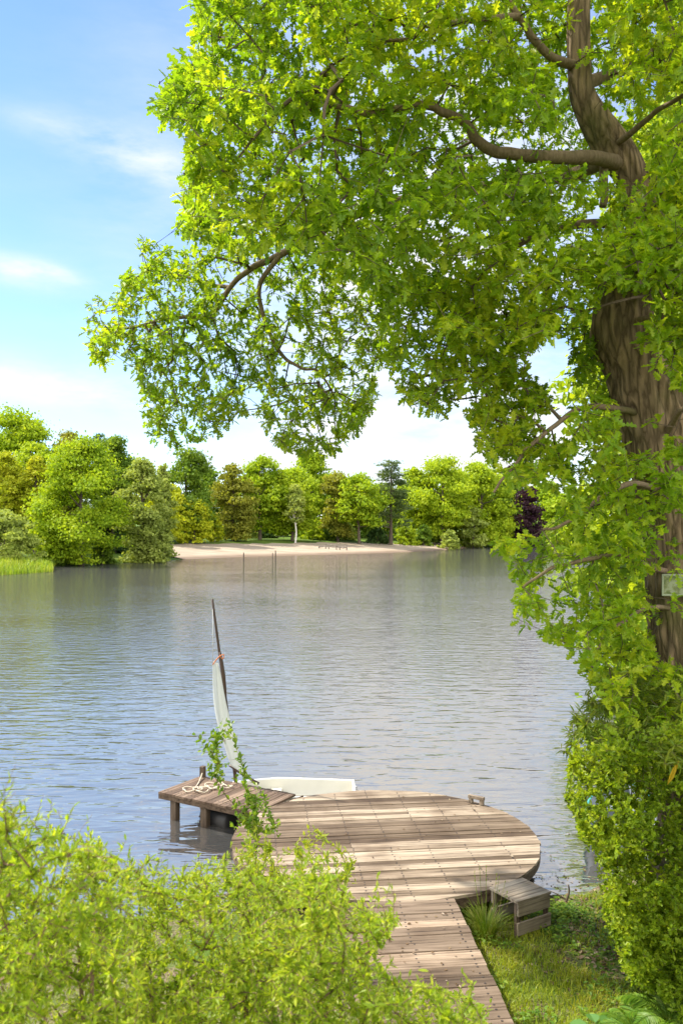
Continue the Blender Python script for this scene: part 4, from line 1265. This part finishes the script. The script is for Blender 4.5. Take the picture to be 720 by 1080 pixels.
def far_tree(name, label, px, d, ytop, hw, leafm, shape='round', cb=.18, base=None, n=3600, ls=None, bark='far_bark', seed=1, group=None, cat='tree', clumps=None, asp=.9, ragged=.25, lean=0.0, dens=1.0):
    global rng
    rng = np.random.default_rng(1000+seed)
    x = (px-CX)/F*d; z0 = ghs(x, d); z0 = max(z0, 0.0)
    ztop = CAMZ+(HY-ytop)/F*d; H = ztop-z0; W_ = 1.14*hw/F*d; Dp = W_*asp
    root = empty(name, (x, d, z0-.1), 0, label, cat, group)
    ls = ls or max(.20, d*.0027)
    crm = .255*min(W_*1.25, H*.5)
    clumps = int(np.clip(3.6*1.6*W_*(H*(1-cb))/(math.pi*crm**2), 20, 230))
    crowns = []
    zb = H*cb
    for i in range(clumps):
        t = (i+rng.uniform(0, 1))/clumps
        if shape == 'round': prof = math.sqrt(max(0, 1-((t-.45)/.58)**2)) if t > .45 else math.sqrt(max(0, 1-((t-.45)/.62)**2))
        elif shape == 'dome': prof = math.sqrt(max(0, 1-t**2.2))
        elif shape == 'cone': prof = (1-t)**.62*.9+.12
        elif shape == 'egg': prof = max(.12, math.sin(math.pi*min(1, (t*.82+.16)))**.75)
        else: prof = 1-.5*t
        a = rng.uniform(0, 2*np.pi); rr = (rng.uniform(.25, 1)**.55)*(1+ragged*rng.uniform(-1, .6))
        c = np.array([math.cos(a)*W_*prof*rr*.76+lean*t*H, math.sin(a)*Dp*prof*rr*.84, zb+(H-zb)*t*.93])
        cr = rng.uniform(.15, .31)*min(W_*1.25, H*.5)*(.75+.25*prof)
        c[2] = min(c[2], H-cr*.55)
        crowns.append((c, cr))
    cnt = [int(np.clip(dens*math.pi*c[1]**2/(.20*ls*ls), 14, 900)) for c in crowns]
    pos, nrm = [], []
    for (c, cr), k in zip(crowns, cnt):
        v = rdir(k); v[:, 2] = np.where(v[:, 2] < -.25, v[:, 2]*.5, v[:, 2])
        r = cr*(rng.uniform(.25, 1, k)**.45)[:, None]*(1+.30*rng.normal(size=(k, 1)))
        sq = np.array([1.15, 1.1, .72]) if shape != 'cone' else np.array([1.2, 1.2, .5])
        pos.append(c+v*r*sq); nrm.append(norm(v*.9+rdir(k)*.75+np.array([0, 0, .25])))
    pos = np.concatenate(pos); nrm = np.concatenate(nrm)
    ok = pos[:, 2] > .02*H; pos, nrm = pos[ok], nrm[ok]
    k = len(pos); axd = rdir(k)
    if shape == 'cone': axd = norm(pos*np.array([1, 1, 0])+rdir(k)*.4+np.array([0, 0, -.2])); 
    mb = MB(); tpl = TUFT if shape == 'cone' else QUAD
    leaves(mb, tpl, pos, axd, nrm, rng.uniform(.7, 1.35, k)*ls*(1.05 if shape == 'cone' else 1))
    mb.build('crown', M[leafm], root)
    # trunk with limbs to some of the clumps
    rt = max(.12, H*.020)*(.7 if bark == 'birch_bark' else 1)
    top = np.array([lean*H, 0, H*.8])
    tp = catmull([(0, 0, -.3), (rng.normal()*.1, 0, H*.2), (lean*H*.4+rng.normal()*.15, rng.normal()*.1, H*.5), top], 5)
    mb = MB(); mb.tube(tp, np.linspace(rt*1.25, rt*.25, len(tp)), 8)
    tb = MB()
    if H > 4:
        for (c, cr) in crowns[::3]:
            i = int(np.clip(np.searchsorted(tp[:, 2], c[2]*.72), 3, len(tp)-2))
            p = tp[i]; q = catmull([p, (p+c)/2+np.array([0, 0, -.06*np.linalg.norm(c-p)]), c], 3)
            tb.tube(q, np.linspace(rt*.38, rt*.10, len(q)), 5)
        mb.bulk(np.concatenate(tb.v), np.concatenate(tb.loops), np.concatenate(tb.sizes))
    mb.build('trunk', M[bark], root, True)
    return root

rng_keep = rng
G1, G2, G3 = 'trees along the left shore', 'trees behind the beach', 'trees closing the wood behind the beach'
rows = [
 # name, label, px, d, ytop, hw, mat, shape, kwargs
 ('broadleaf_tree','tall mid green tree rising at the far left behind the orange tinted tree',18,122,432,48,'bright_green','round',dict(group=G1,n=4200,cb=.08)),
 ('broadleaf_tree','thin topped olive tree peeping above the largest bright green shore tree',72,124,450,26,'olive_brown','egg',dict(group=G1,n=2200,ragged=.5)),
 ('conifer','small dark pine top showing between the olive tree and the rounded green tree',104,126,449,13,'dark_green','cone',dict(group=G1,n=1300)),
 ('broadleaf_tree','rounded mid green tree directly right of the dark pine top',120,120,455,24,'mid_green','round',dict(group=G1,n=3000)),
 ('broadleaf_tree','orange tinted young tree with bare lower stems at the far left shore',38,106,478,17,'orange_green','egg',dict(group=G1,n=1500,cb=.35,ragged=.4)),
 ('broadleaf_tree','orange yellow tree cut by the left edge of the picture above the grey green bush',4,106,474,24,'orange_green','egg',dict(group=G1,n=1700,cb=.3,ragged=.4)),
 ('broadleaf_tree','yellow lime tree between the tall far left tree and the largest bright green tree',36,112,464,24,'lime_green','round',dict(group=G1,n=1700,cb=.4)),
 ('broadleaf_tree','largest bright green tree on the left shore with foliage hanging to the water',86,101,456,52,'bright_green','egg',dict(group=G1,n=8500,cb=.0,ragged=.2)),
 ('bush','wide grey green bush on the left shore behind the reeds',8,92,536,38,'grey_green','dome',dict(group=G1,n=3000,cb=.0,cat='bush')),
 ('bush','dark green waterside bush at the foot of the largest bright green tree',54,99,560,16,'mid_green','dome',dict(group=G1,n=900,cb=.0,cat='bush')),
 ('willow_tree','soft grey green willow right of the largest bright green tree',150,108,478,26,'grey_green','egg',dict(group=G1,n=3600,cb=.03,ragged=.35)),
 ('willow_tree','slim pale willow between the grey green willow and the yellow bush',172,112,484,13,'grey_green','egg',dict(group=G1,n=1300,cb=.05,ragged=.4)),
 ('bush','silvery green bush overhanging the water at the left end of the beach',160,108,545,25,'grey_green','dome',dict(group=G1,n=2200,cb=.0,cat='bush')),
 ('broadleaf_tree','vivid yellow green tree behind the silvery bush at the beach end',176,142,508,19,'yellow_green','round',dict(group=G1,n=2000,cb=.1)),
 ('bush','round golden green bush standing alone on the left end of the sand',205,146,526,19,'yellow_green','round',dict(group=G2,n=2200,cb=.06,cat='bush')),
 ('bush','small golden bush just right of the round golden green bush',226,152,542,10,'yellow_green','round',dict(group=G2,n=900,cb=.06,cat='bush')),
 ('broadleaf_tree','big dark green tree towering above the golden bushes',196,150,472,32,'mid_green','round',dict(group=G2,n=4600,cb=.15,ragged=.35)),
 ('broadleaf_tree','olive brown tree right of the big dark green tree',246,156,486,24,'olive_brown','egg',dict(group=G2,n=3600,cb=.02)),
 ('broadleaf_tree','bright green tree between the olive brown tree and the birch',274,162,478,27,'bright_green','round',dict(group=G2,n=3600,cb=.1)),
 ('broadleaf_tree','lime tree with spreading crown standing just behind the white birch',308,164,492,30,'lime_green','round',dict(group=G2,n=3800,cb=.1)),
 ('broadleaf_tree','tall green crown rising highest behind the birch',326,178,474,24,'bright_green','round',dict(group=G2,n=3000,cb=.25)),
 ('birch_tree','slender birch with a white trunk at the back of the beach',311,158,508,11,'grey_green','egg',dict(group=G2,n=900,cb=.36,bark='birch_bark',ragged=.4)),
 ('broadleaf_tree','yellowish olive tree between the birch and the lone bright tree',356,170,496,22,'olive_brown','round',dict(group=G2,n=2800,cb=.1)),
 ('broadleaf_tree','lone bright green tree with a clear trunk and domed crown on the beach grass',379,166,499,28,'bright_green','round',dict(group=G2,n=3600,cb=.30,ragged=.18)),
 ('conifer','tall dark conifer with a tapering top behind the beach',412,170,480,21,'conifer_green','cone',dict(group=G2,n=3600,cb=.22,ragged=.35)),
 ('broadleaf_tree','yellow green tree half hidden behind the tall dark conifer',436,188,490,20,'lime_green','round',dict(group=G2,n=1900,cb=.15)),
 ('broadleaf_tree','large lime green tree with the fullest crown right of the conifer',466,184,481,37,'lime_green','round',dict(group=G2,n=6000,cb=.16)),
 ('broadleaf_tree','lime green tree right of the fullest crown, leaning over the water',508,192,486,32,'lime_green','round',dict(group=G2,n=4400,cb=.06)),
 ('bush','blue green waterside bush right of the beach end',499,186,532,15,'grey_green','egg',dict(group=G2,n=1700,cb=.0,cat='bush')),
 ('broadleaf_tree','low yellow green tree between the waterside bush and the copper beech',527,194,528,15,'lime_green','dome',dict(group=G2,n=1400,cb=.0)),
 ('copper_beech','deep purple copper beech on the far right shore',556,196,512,17,'copper','round',dict(group=G2,n=2600,cb=.04)),
 ('copper_beech','purple crown showing higher up behind the lime green trees',540,214,488,14,'copper','round',dict(group=G2,n=1700,cb=.3)),
 ('broadleaf_tree','pale lime tree right of the copper beech',590,236,520,22,'bright_green','round',dict(group=G2,n=2200,cb=.05)),
 ('bush','pale green waterside bush right of the copper beech',585,226,549,14,'grey_green','dome',dict(group=G2,n=1000,cb=.0,cat='bush')),
 ('broadleaf_tree','distant lime tree seen through the lower oak leaves beside its trunk',640,230,505,34,'lime_green','round',dict(group=G2,n=2600,cb=.05)),
]
fill_px = [(-30,440),(60,470),(140,478),(215,490),(262,496),(300,500),(345,496),(375,503),(400,506),(440,500),(480,492),(530,495),(575,505),(615,512),(680,500)]
fl = ['behind the far left trees','behind the largest bright tree','behind the grey green willow','between the big dark tree and the olive tree','behind the olive brown tree','behind the white birch','left of the lone bright tree','behind the lone bright tree','left of the tall conifer','right of the tall conifer','behind the fullest lime tree','left of the copper beech','right of the copper beech','beyond the pale lime tree','beyond the oak trunk']
for i, r in enumerate(rows):
    nm, lb, px, d, yt, hw, mt, shp, kw = r
    far_tree(nm, lb, px, d, yt, hw, mt, shp, seed=i, **kw)
for i, ((px, yt), t) in enumerate(zip(fill_px, fl)):
    far_tree('woodland_tree', 'green back row woodland tree '+t, px, (140 if px < 150 else 196)+(i % 3)*6 + (50 if px > 560 else 0), yt+2, 36, 'mid_green' if i % 2 else 'bright_green', 'dome', cb=.0, n=1900, seed=200+i, group=G3)
# undergrowth along the wood's edge
ug = [(244,4),(262,5),(283,4),(330,6),(350,5),(366,6),(398,5),(428,6),(446,5),(474,4)]
lu = [(2,548,16),(30,553,15),(62,552,16),(92,545,18),(118,548,17),(140,555,14),(160,556,13),(108,566,12)]
lt = ['beside the grey green bush','between the reeds and the largest bright tree','left below the largest bright tree','behind the largest bright tree','right below the largest bright tree','left of the willow','behind the willow','right below the largest bright tree, low over the water']
for i, ((px, yt, hw), t) in enumerate(zip(lu, lt)):
    far_tree('undergrowth_bush', 'shady undergrowth bush '+t, px, (104 if i == 7 else 118+(i % 3)*3), yt, hw, ['dark_green','mid_green'][i % 2], 'dome', cb=.0, seed=330+i, group='undergrowth bushes on the left shore', cat='bush')
ul = ['below the olive brown tree','left of the bench','right of the bench','right of the birch trunk','by the thin stakes','left of the lone bright tree','right of the lone bright tree','right of the conifer trunks','left of the blue sign','behind the timber stack']
for i, ((px, h), t) in enumerate(zip(ug, ul)):
    far_tree('undergrowth_bush', 'low leafy undergrowth bush '+t, px, 172+(i % 3)*3, 566-h*1.9-(i % 3)*2, 11+(i % 4), ['mid_green','grey_green','dark_green','lime_green'][i % 4], 'dome', cb=.0, n=700, seed=300+i, group='undergrowth bushes at the edge of the wood', cat='bush')
# trees on the right bank behind the oak
far_tree('maple_tree','sunlit lime green maple filling the gap left of the oak trunk',705,25,150,104,'lime_green','round',cb=.05,ls=.19,dens=1.0,seed=401,group='maples behind the oak')
far_tree('maple_tree','tall lime green maple rising behind the top of the oak',800,21,-60,150,'lime_green','round',cb=.1,ls=.2,dens=1.0,seed=402,group='maples behind the oak')
far_tree('bank_bush','bright green bush on the water edge behind the foot of the oak',735,15,560,90,'bright_green','dome',cb=.0,ls=.11,dens=1.0,seed=403,cat='bush')
rng = np.random.default_rng(99)

# reeds at the left
def build_reeds():
    n = 9000
    x = rng.uniform(-46, -27.5, n); y = rng.uniform(78, 92, n); sd = lake_sd(x, y)
    ok = (sd > -2.2) & (sd < 4) & (x/y*F+CX < 56); x, y = x[ok], y[ok]
    pos = np.stack([x, y, np.maximum(gh(x, y), -.3)], 1)
    mb = MB(); blades(mb, pos, rng.uniform(.7, 1.5, len(x)), rng.uniform(.03, .06, len(x)), .35)
    tag(mb.build('reeds', M['reed']), 'bright green reed bed in the water at the left shore', 'reeds', kind='stuff')
build_reeds()

# ------------------------------------------------------------------ small things on the far shore
def at(px, py):
    """point on the land seen at that place"""
    lo = 60.
    for d in np.arange(60, 260, .25):
        x = (px-CX)/F*d
        if CAMZ-(py-HY)/F*d <= ghs(x, d)+.12: return np.array([x, d, ghs(x, d)+.1])
    return np.array([(px-CX)/F*160, 160, ghs((px-CX)/F*160, 160)])
M['grey_wood'] = plain('grey_wood', (.22,.19,.16), .8, .2, .2, 2)
M['dark_wood'] = plain('dark_wood', (.09,.07,.05), .8, .2, .2, 2)

def bench(px, py, label):
    p = at(px, py); o = empty('bench', p, R(3), label, 'bench', 'benches behind the beach')
    mb = MB(); mb.box((0, 0, .45), (1.7, .42, .07), bevel=.01); mb.build('seat', M['grey_wood'], o)
    mb = MB(); mb.box((0, .22, .75), (1.7, .06, .32), bevel=.01); mb.build('backrest', M['grey_wood'], o)
    for s in (-.65, .65):
        mb = MB(); mb.box((s, 0, .207), (.1, .38, .415), bevel=.01); mb.box((s, .22, .29), (.09, .055, .58)); mb.build('leg', M['dark_wood'], o)
bench(295.5, 568, 'grey wooden bench on the grass left of the white birch')
bench(405, 568, 'grey wooden bench beside the tall conifer trunks')

def frame_thing():
    p = at(351, 579.5); o = empty('timber_play_frame', p, R(-4), 'low grey timber frame of posts and rails standing on the sand', 'play frame')
    for x, h in ((-2.4, .62), (-1.25, 1.0), (-.7, .95), (.6, .8), (1.2, .5), (2.4, .75)):
        mb = MB(); mb.tube(np.array([(x, 0, -.2), (x, 0, h)]), .11, 8); mb.build('post', M['grey_wood'], o)
    for a, b in (((-2.5, 0, .42), (-1.0, 0, .5)), ((-1.4, 0, .85), (.7, -.1, .68)), ((.5, 0, .6), (1.9, 0, .22)), ((1.1, .1, .3), (2.5, 0, .42))):
        mb = MB(); mb.tube(np.array([a, b]), .085, 8); mb.build('rail', M['grey_wood'], o)
frame_thing()

def stake(px, py, h, r, label, name='post', mat='dark_wood', group=None, water=True):
    if water: d = CAMZ*F/(py-HY); p = np.array([(px-CX)/F*d, d, 0.]); z = -1.2
    else: p = at(px, py); z = -.3
    mb = MB(); mb.tube(np.array([(0, 0, z), (.01, 0, h*.5), (0, .01, h)]), np.array([r, r, r*.85]), 8)
    o = mb.build(name, M[mat]); o.location = p; tag(o, label, 'post', group)
g = 'thin posts standing in the lake before the beach'
stake(257, 589, .85, .075, 'dark post standing in the water off the beach, nearest the left shore', 'mooring_post', group=g)
stake(287.5, 588, .7, .06, 'shorter dark post of the close pair in the water off the beach', 'mooring_post', group=g)
stake(290.5, 589, 1.15, .08, 'taller dark post of the close pair in the water off the beach', 'mooring_post', group=g)
g = 'pale stakes on the beach grass'
stake(341.5, 567, 1.6, .06, 'pale thin stake on the grass right of the white birch', 'stake', 'birch_bark', g, False)
stake(379.5, 567.5, 1.6, .06, 'pale thin stake beside the trunk of the lone bright tree', 'stake', 'birch_bark', g, False)

def sign_thing():
    p = at(464, 570); o = empty('notice_board', p, R(8), 'pale blue notice board on a post by the end of the beach', 'notice board')
    mb = MB(); mb.tube(np.array([(0, 0, -.3), (0, 0, 2.2)]), .05, 8); mb.build('post', M['dark_wood'], o)
    mb = MB(); mb.box((0, -.08, 1.6), (.95, .05, 1.15), bevel=.01); mb.build('panel', plain('pale_blue_panel', (.38,.58,.66), .5, .4, .1), o)
sign_thing()
def stack():
    p = at(479, 571.5); o = empty('timber_stack', p, R(10), 'low brown stack of logs beside the notice board', 'log stack')
    for k in range(4):
        for r_ in range(3):
            mb = MB(); x = -1.5+k*.95+.3*(r_ % 2)
            mb.tube(np.array([(x-.1, -.6, .22+r_*.42), (x+.1, .9, .22+r_*.42)]), .23, 10); mb.build('log', M['grey_wood'], o, True)
stack()

# ------------------------------------------------------------------ sky and light
AZ, EL = R(-62), R(50)
w = bpy.data.worlds.new('World'); scene.world = w; w.use_nodes = True
nt = w.node_tree; nt.nodes.clear()
out = N(nt, 'ShaderNodeOutputWorld')
sky = N(nt, 'ShaderNodeTexSky'); sky.sky_type = 'NISHITA'; sky.sun_disc = False
sky.sun_elevation = EL; sky.sun_rotation = AZ % (2*math.pi); sky.air_density = .9; sky.dust_density = .0; sky.ozone_density = 3.0
geo = N(nt, 'ShaderNodeTexCoord')
sx = N(nt, 'ShaderNodeSeparateXYZ'); L(nt, geo, 'Generated', sx, 0)
def math_(op, a, b=None, c=None):
    n = N(nt, 'ShaderNodeMath', operation=op)
    for k, v in enumerate((a, b, c)):
        if v is None: continue
        if isinstance(v, (int, float)): n.inputs[k].default_value = v
        else: nt.links.new(v, n.inputs[k])
    return n.outputs[0]
X, Y, Z = sx.outputs
az = math_('ARCTAN2', X, Y)
el = math_('ARCSINE', Z)
# high thin cloud: noise on a plane far above
zc = math_('MAXIMUM', Z, .03)
cmb = N(nt, 'ShaderNodeCombineXYZ')
nt.links.new(math_('DIVIDE', X, math_('ADD', zc, .12)), cmb.inputs[0]); nt.links.new(math_('DIVIDE', Y, math_('ADD', zc, .12)), cmb.inputs[1])
mp = N(nt, 'ShaderNodeMapping'); mp.inputs['Scale'].default_value = (.8, 1.5, 1); mp.inputs['Rotation'].default_value = (0, 0, R(-14)); L(nt, cmb, 0, mp, 0)
cn = N(nt, 'ShaderNodeTexNoise', i_Scale=1.6, i_Detail=9.0, i_Roughness=.6, i_Distortion=.7); L(nt, mp, 0, cn, 'Vector')
fine = N(nt, 'ShaderNodeTexNoise', i_Scale=7.0, i_Detail=8.0, i_Roughness=.62); 
mpf = N(nt, 'ShaderNodeMapping'); mpf.inputs['Scale'].default_value = (1.0, 1.0, 3.2); L(nt, geo, 'Generated', mpf, 0); L(nt, mpf, 0, fine, 'Vector')
def blob(px, py, wa, he, tilt, amt, edge=.55):
    """a cloud at a place in the sky, width and height in radians"""
    a0 = math.atan2(px-CX, F); e0 = math.atan2(HY-py, math.hypot(px-CX, F))
    da = math_('SUBTRACT', az, a0); de = math_('SUBTRACT', el, e0)
    u = math_('ADD', math_('MULTIPLY', da, math.cos(tilt)), math_('MULTIPLY', de, math.sin(tilt)))
    v = math_('SUBTRACT', math_('MULTIPLY', de, math.cos(tilt)), math_('MULTIPLY', da, math.sin(tilt)))
    r2 = math_('ADD', math_('POWER', math_('ABSOLUTE', math_('DIVIDE', u, wa)), 2.0), math_('POWER', math_('ABSOLUTE', math_('DIVIDE', v, he)), 2.0))
    g = math_('EXPONENT', math_('MULTIPLY', r2, -1.0))
    nn = math_('MULTIPLY_ADD', fine.outputs['Fac'], 2.6, -.75)
    s = math_('MULTIPLY', g, math_('MAXIMUM', nn, 0.0))
    return math_('MULTIPLY', s, amt)
parts = [blob(450, 250, .27, .24, 0, 1.35, .5), blob(145, 165, .085, .022, R(-12), .75), blob(15, 285, .05, .014, R(-8), 1.0), blob(55, 287, .03, .008, R(-12), .7),  # first cloud is added, mostly hidden by the oak, to whiten the lake's reflection
         blob(40, 408, .16, .022, R(-5), 1.3), blob(430, 455, .16, .055, R(0), 1.0), blob(600, 490, .16, .05, R(0), 1.0), blob(260, 490, .16, .03, 0, .7), blob(40, 130, .06, .012, R(-10), .25)]
tot = parts[0]
for p in parts[1:]: tot = math_('ADD', tot, p)
gen = N(nt, 'ShaderNodeMapRange'); gen.inputs[1].default_value = .57; gen.inputs[2].default_value = .80; gen.inputs[4].default_value = .06; L(nt, cn, 'Fac', gen, 'Value')
hz = math_('MULTIPLY', math_('EXPONENT', math_('MULTIPLY', math_('MAXIMUM', el, 0.0), -9.0)), .08)
tot = math_('MINIMUM', math_('ADD', math_('ADD', tot, gen.outputs[0]), hz), 1.0)
bg1 = N(nt, 'ShaderNodeBackground', i_Strength=.088); 
tint = N(nt, 'ShaderNodeMix', data_type='RGBA', blend_type='MULTIPLY'); tint.inputs[0].default_value = 1; L(nt, sky, 0, tint, 6); tint.inputs[7].default_value = (.93, .98, 1.05, 1)
L(nt, tint, 2, bg1, 'Color')
bg2 = N(nt, 'ShaderNodeBackground', i_Strength=.41); bg2.inputs[0].default_value = (.96, .98, 1.0, 1)
mx = N(nt, 'ShaderNodeMixShader'); nt.links.new(tot, mx.inputs[0]); L(nt, bg1, 0, mx, 1); L(nt, bg2, 0, mx, 2)
# unseen bright cloud added behind the viewer as fill for camera-facing sides
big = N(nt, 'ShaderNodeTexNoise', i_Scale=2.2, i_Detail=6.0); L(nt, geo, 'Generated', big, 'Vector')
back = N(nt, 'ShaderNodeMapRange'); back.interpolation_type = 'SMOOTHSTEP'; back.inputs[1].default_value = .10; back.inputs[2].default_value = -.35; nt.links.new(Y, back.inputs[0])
fill_puff = N(nt, 'ShaderNodeMapRange'); fill_puff.interpolation_type = 'SMOOTHSTEP'; fill_puff.inputs[1].default_value = .36; fill_puff.inputs[2].default_value = .5; L(nt, big, 'Fac', fill_puff, 0)
cov = math_('MULTIPLY', back.outputs[0], fill_puff.outputs[0])
bg_fill = N(nt, 'ShaderNodeBackground', i_Strength=1.2); bg_fill.inputs[0].default_value = (1.0, .985, .95, 1)
mx2 = N(nt, 'ShaderNodeMixShader'); nt.links.new(cov, mx2.inputs[0]); L(nt, mx, 0, mx2, 1); L(nt, bg_fill, 0, mx2, 2); L(nt, mx2, 0, out, 0)

sun = bpy.data.lights.new('sun', 'SUN'); sun.energy = 3.15; sun.angle = R(1.2); sun.color = (1.0, .94, .84)
so = bpy.data.objects.new('sun', sun); col.objects.link(so)
sv = Vector((math.sin(AZ)*math.cos(EL), math.cos(AZ)*math.cos(EL), math.sin(EL)))
so.rotation_euler = sv.to_track_quat('Z', 'Y').to_euler(); so.location = (-20, 20, 40)

# ------------------------------------------------------------------ camera
cam = bpy.data.cameras.new('camera'); cam.sensor_fit = 'VERTICAL'; cam.sensor_height = 36; cam.sensor_width = 24
cam.lens = F/1080*36; cam.shift_y = (HY-540)/1080; cam.clip_end = 6000; cam.clip_start = .1
cam.dof.use_dof = True; cam.dof.focus_distance = 12.5; cam.dof.aperture_fstop = 4.0
co = bpy.data.objects.new('camera', cam); col.objects.link(co)
co.location = (0, 0, CAMZ); co.rotation_euler = (R(90), 0, 0)
scene.camera = co

scene.view_settings.view_transform = 'Standard'; scene.view_settings.look = 'None'
scene.view_settings.exposure = 1.5; scene.view_settings.gamma = 1
cy = scene.cycles
cy.max_bounces = 7; cy.diffuse_bounces = 4; cy.glossy_bounces = 3; cy.transmission_bounces = 5; cy.transparent_max_bounces = 4
cy.caustics_reflective = False; cy.caustics_refractive = False
cy.sample_clamp_indirect = 6
cy.use_denoising = True
try: cy.denoiser = 'OPENIMAGEDENOISE'; cy.denoising_input_passes = 'RGB_ALBEDO_NORMAL'
except Exception: pass
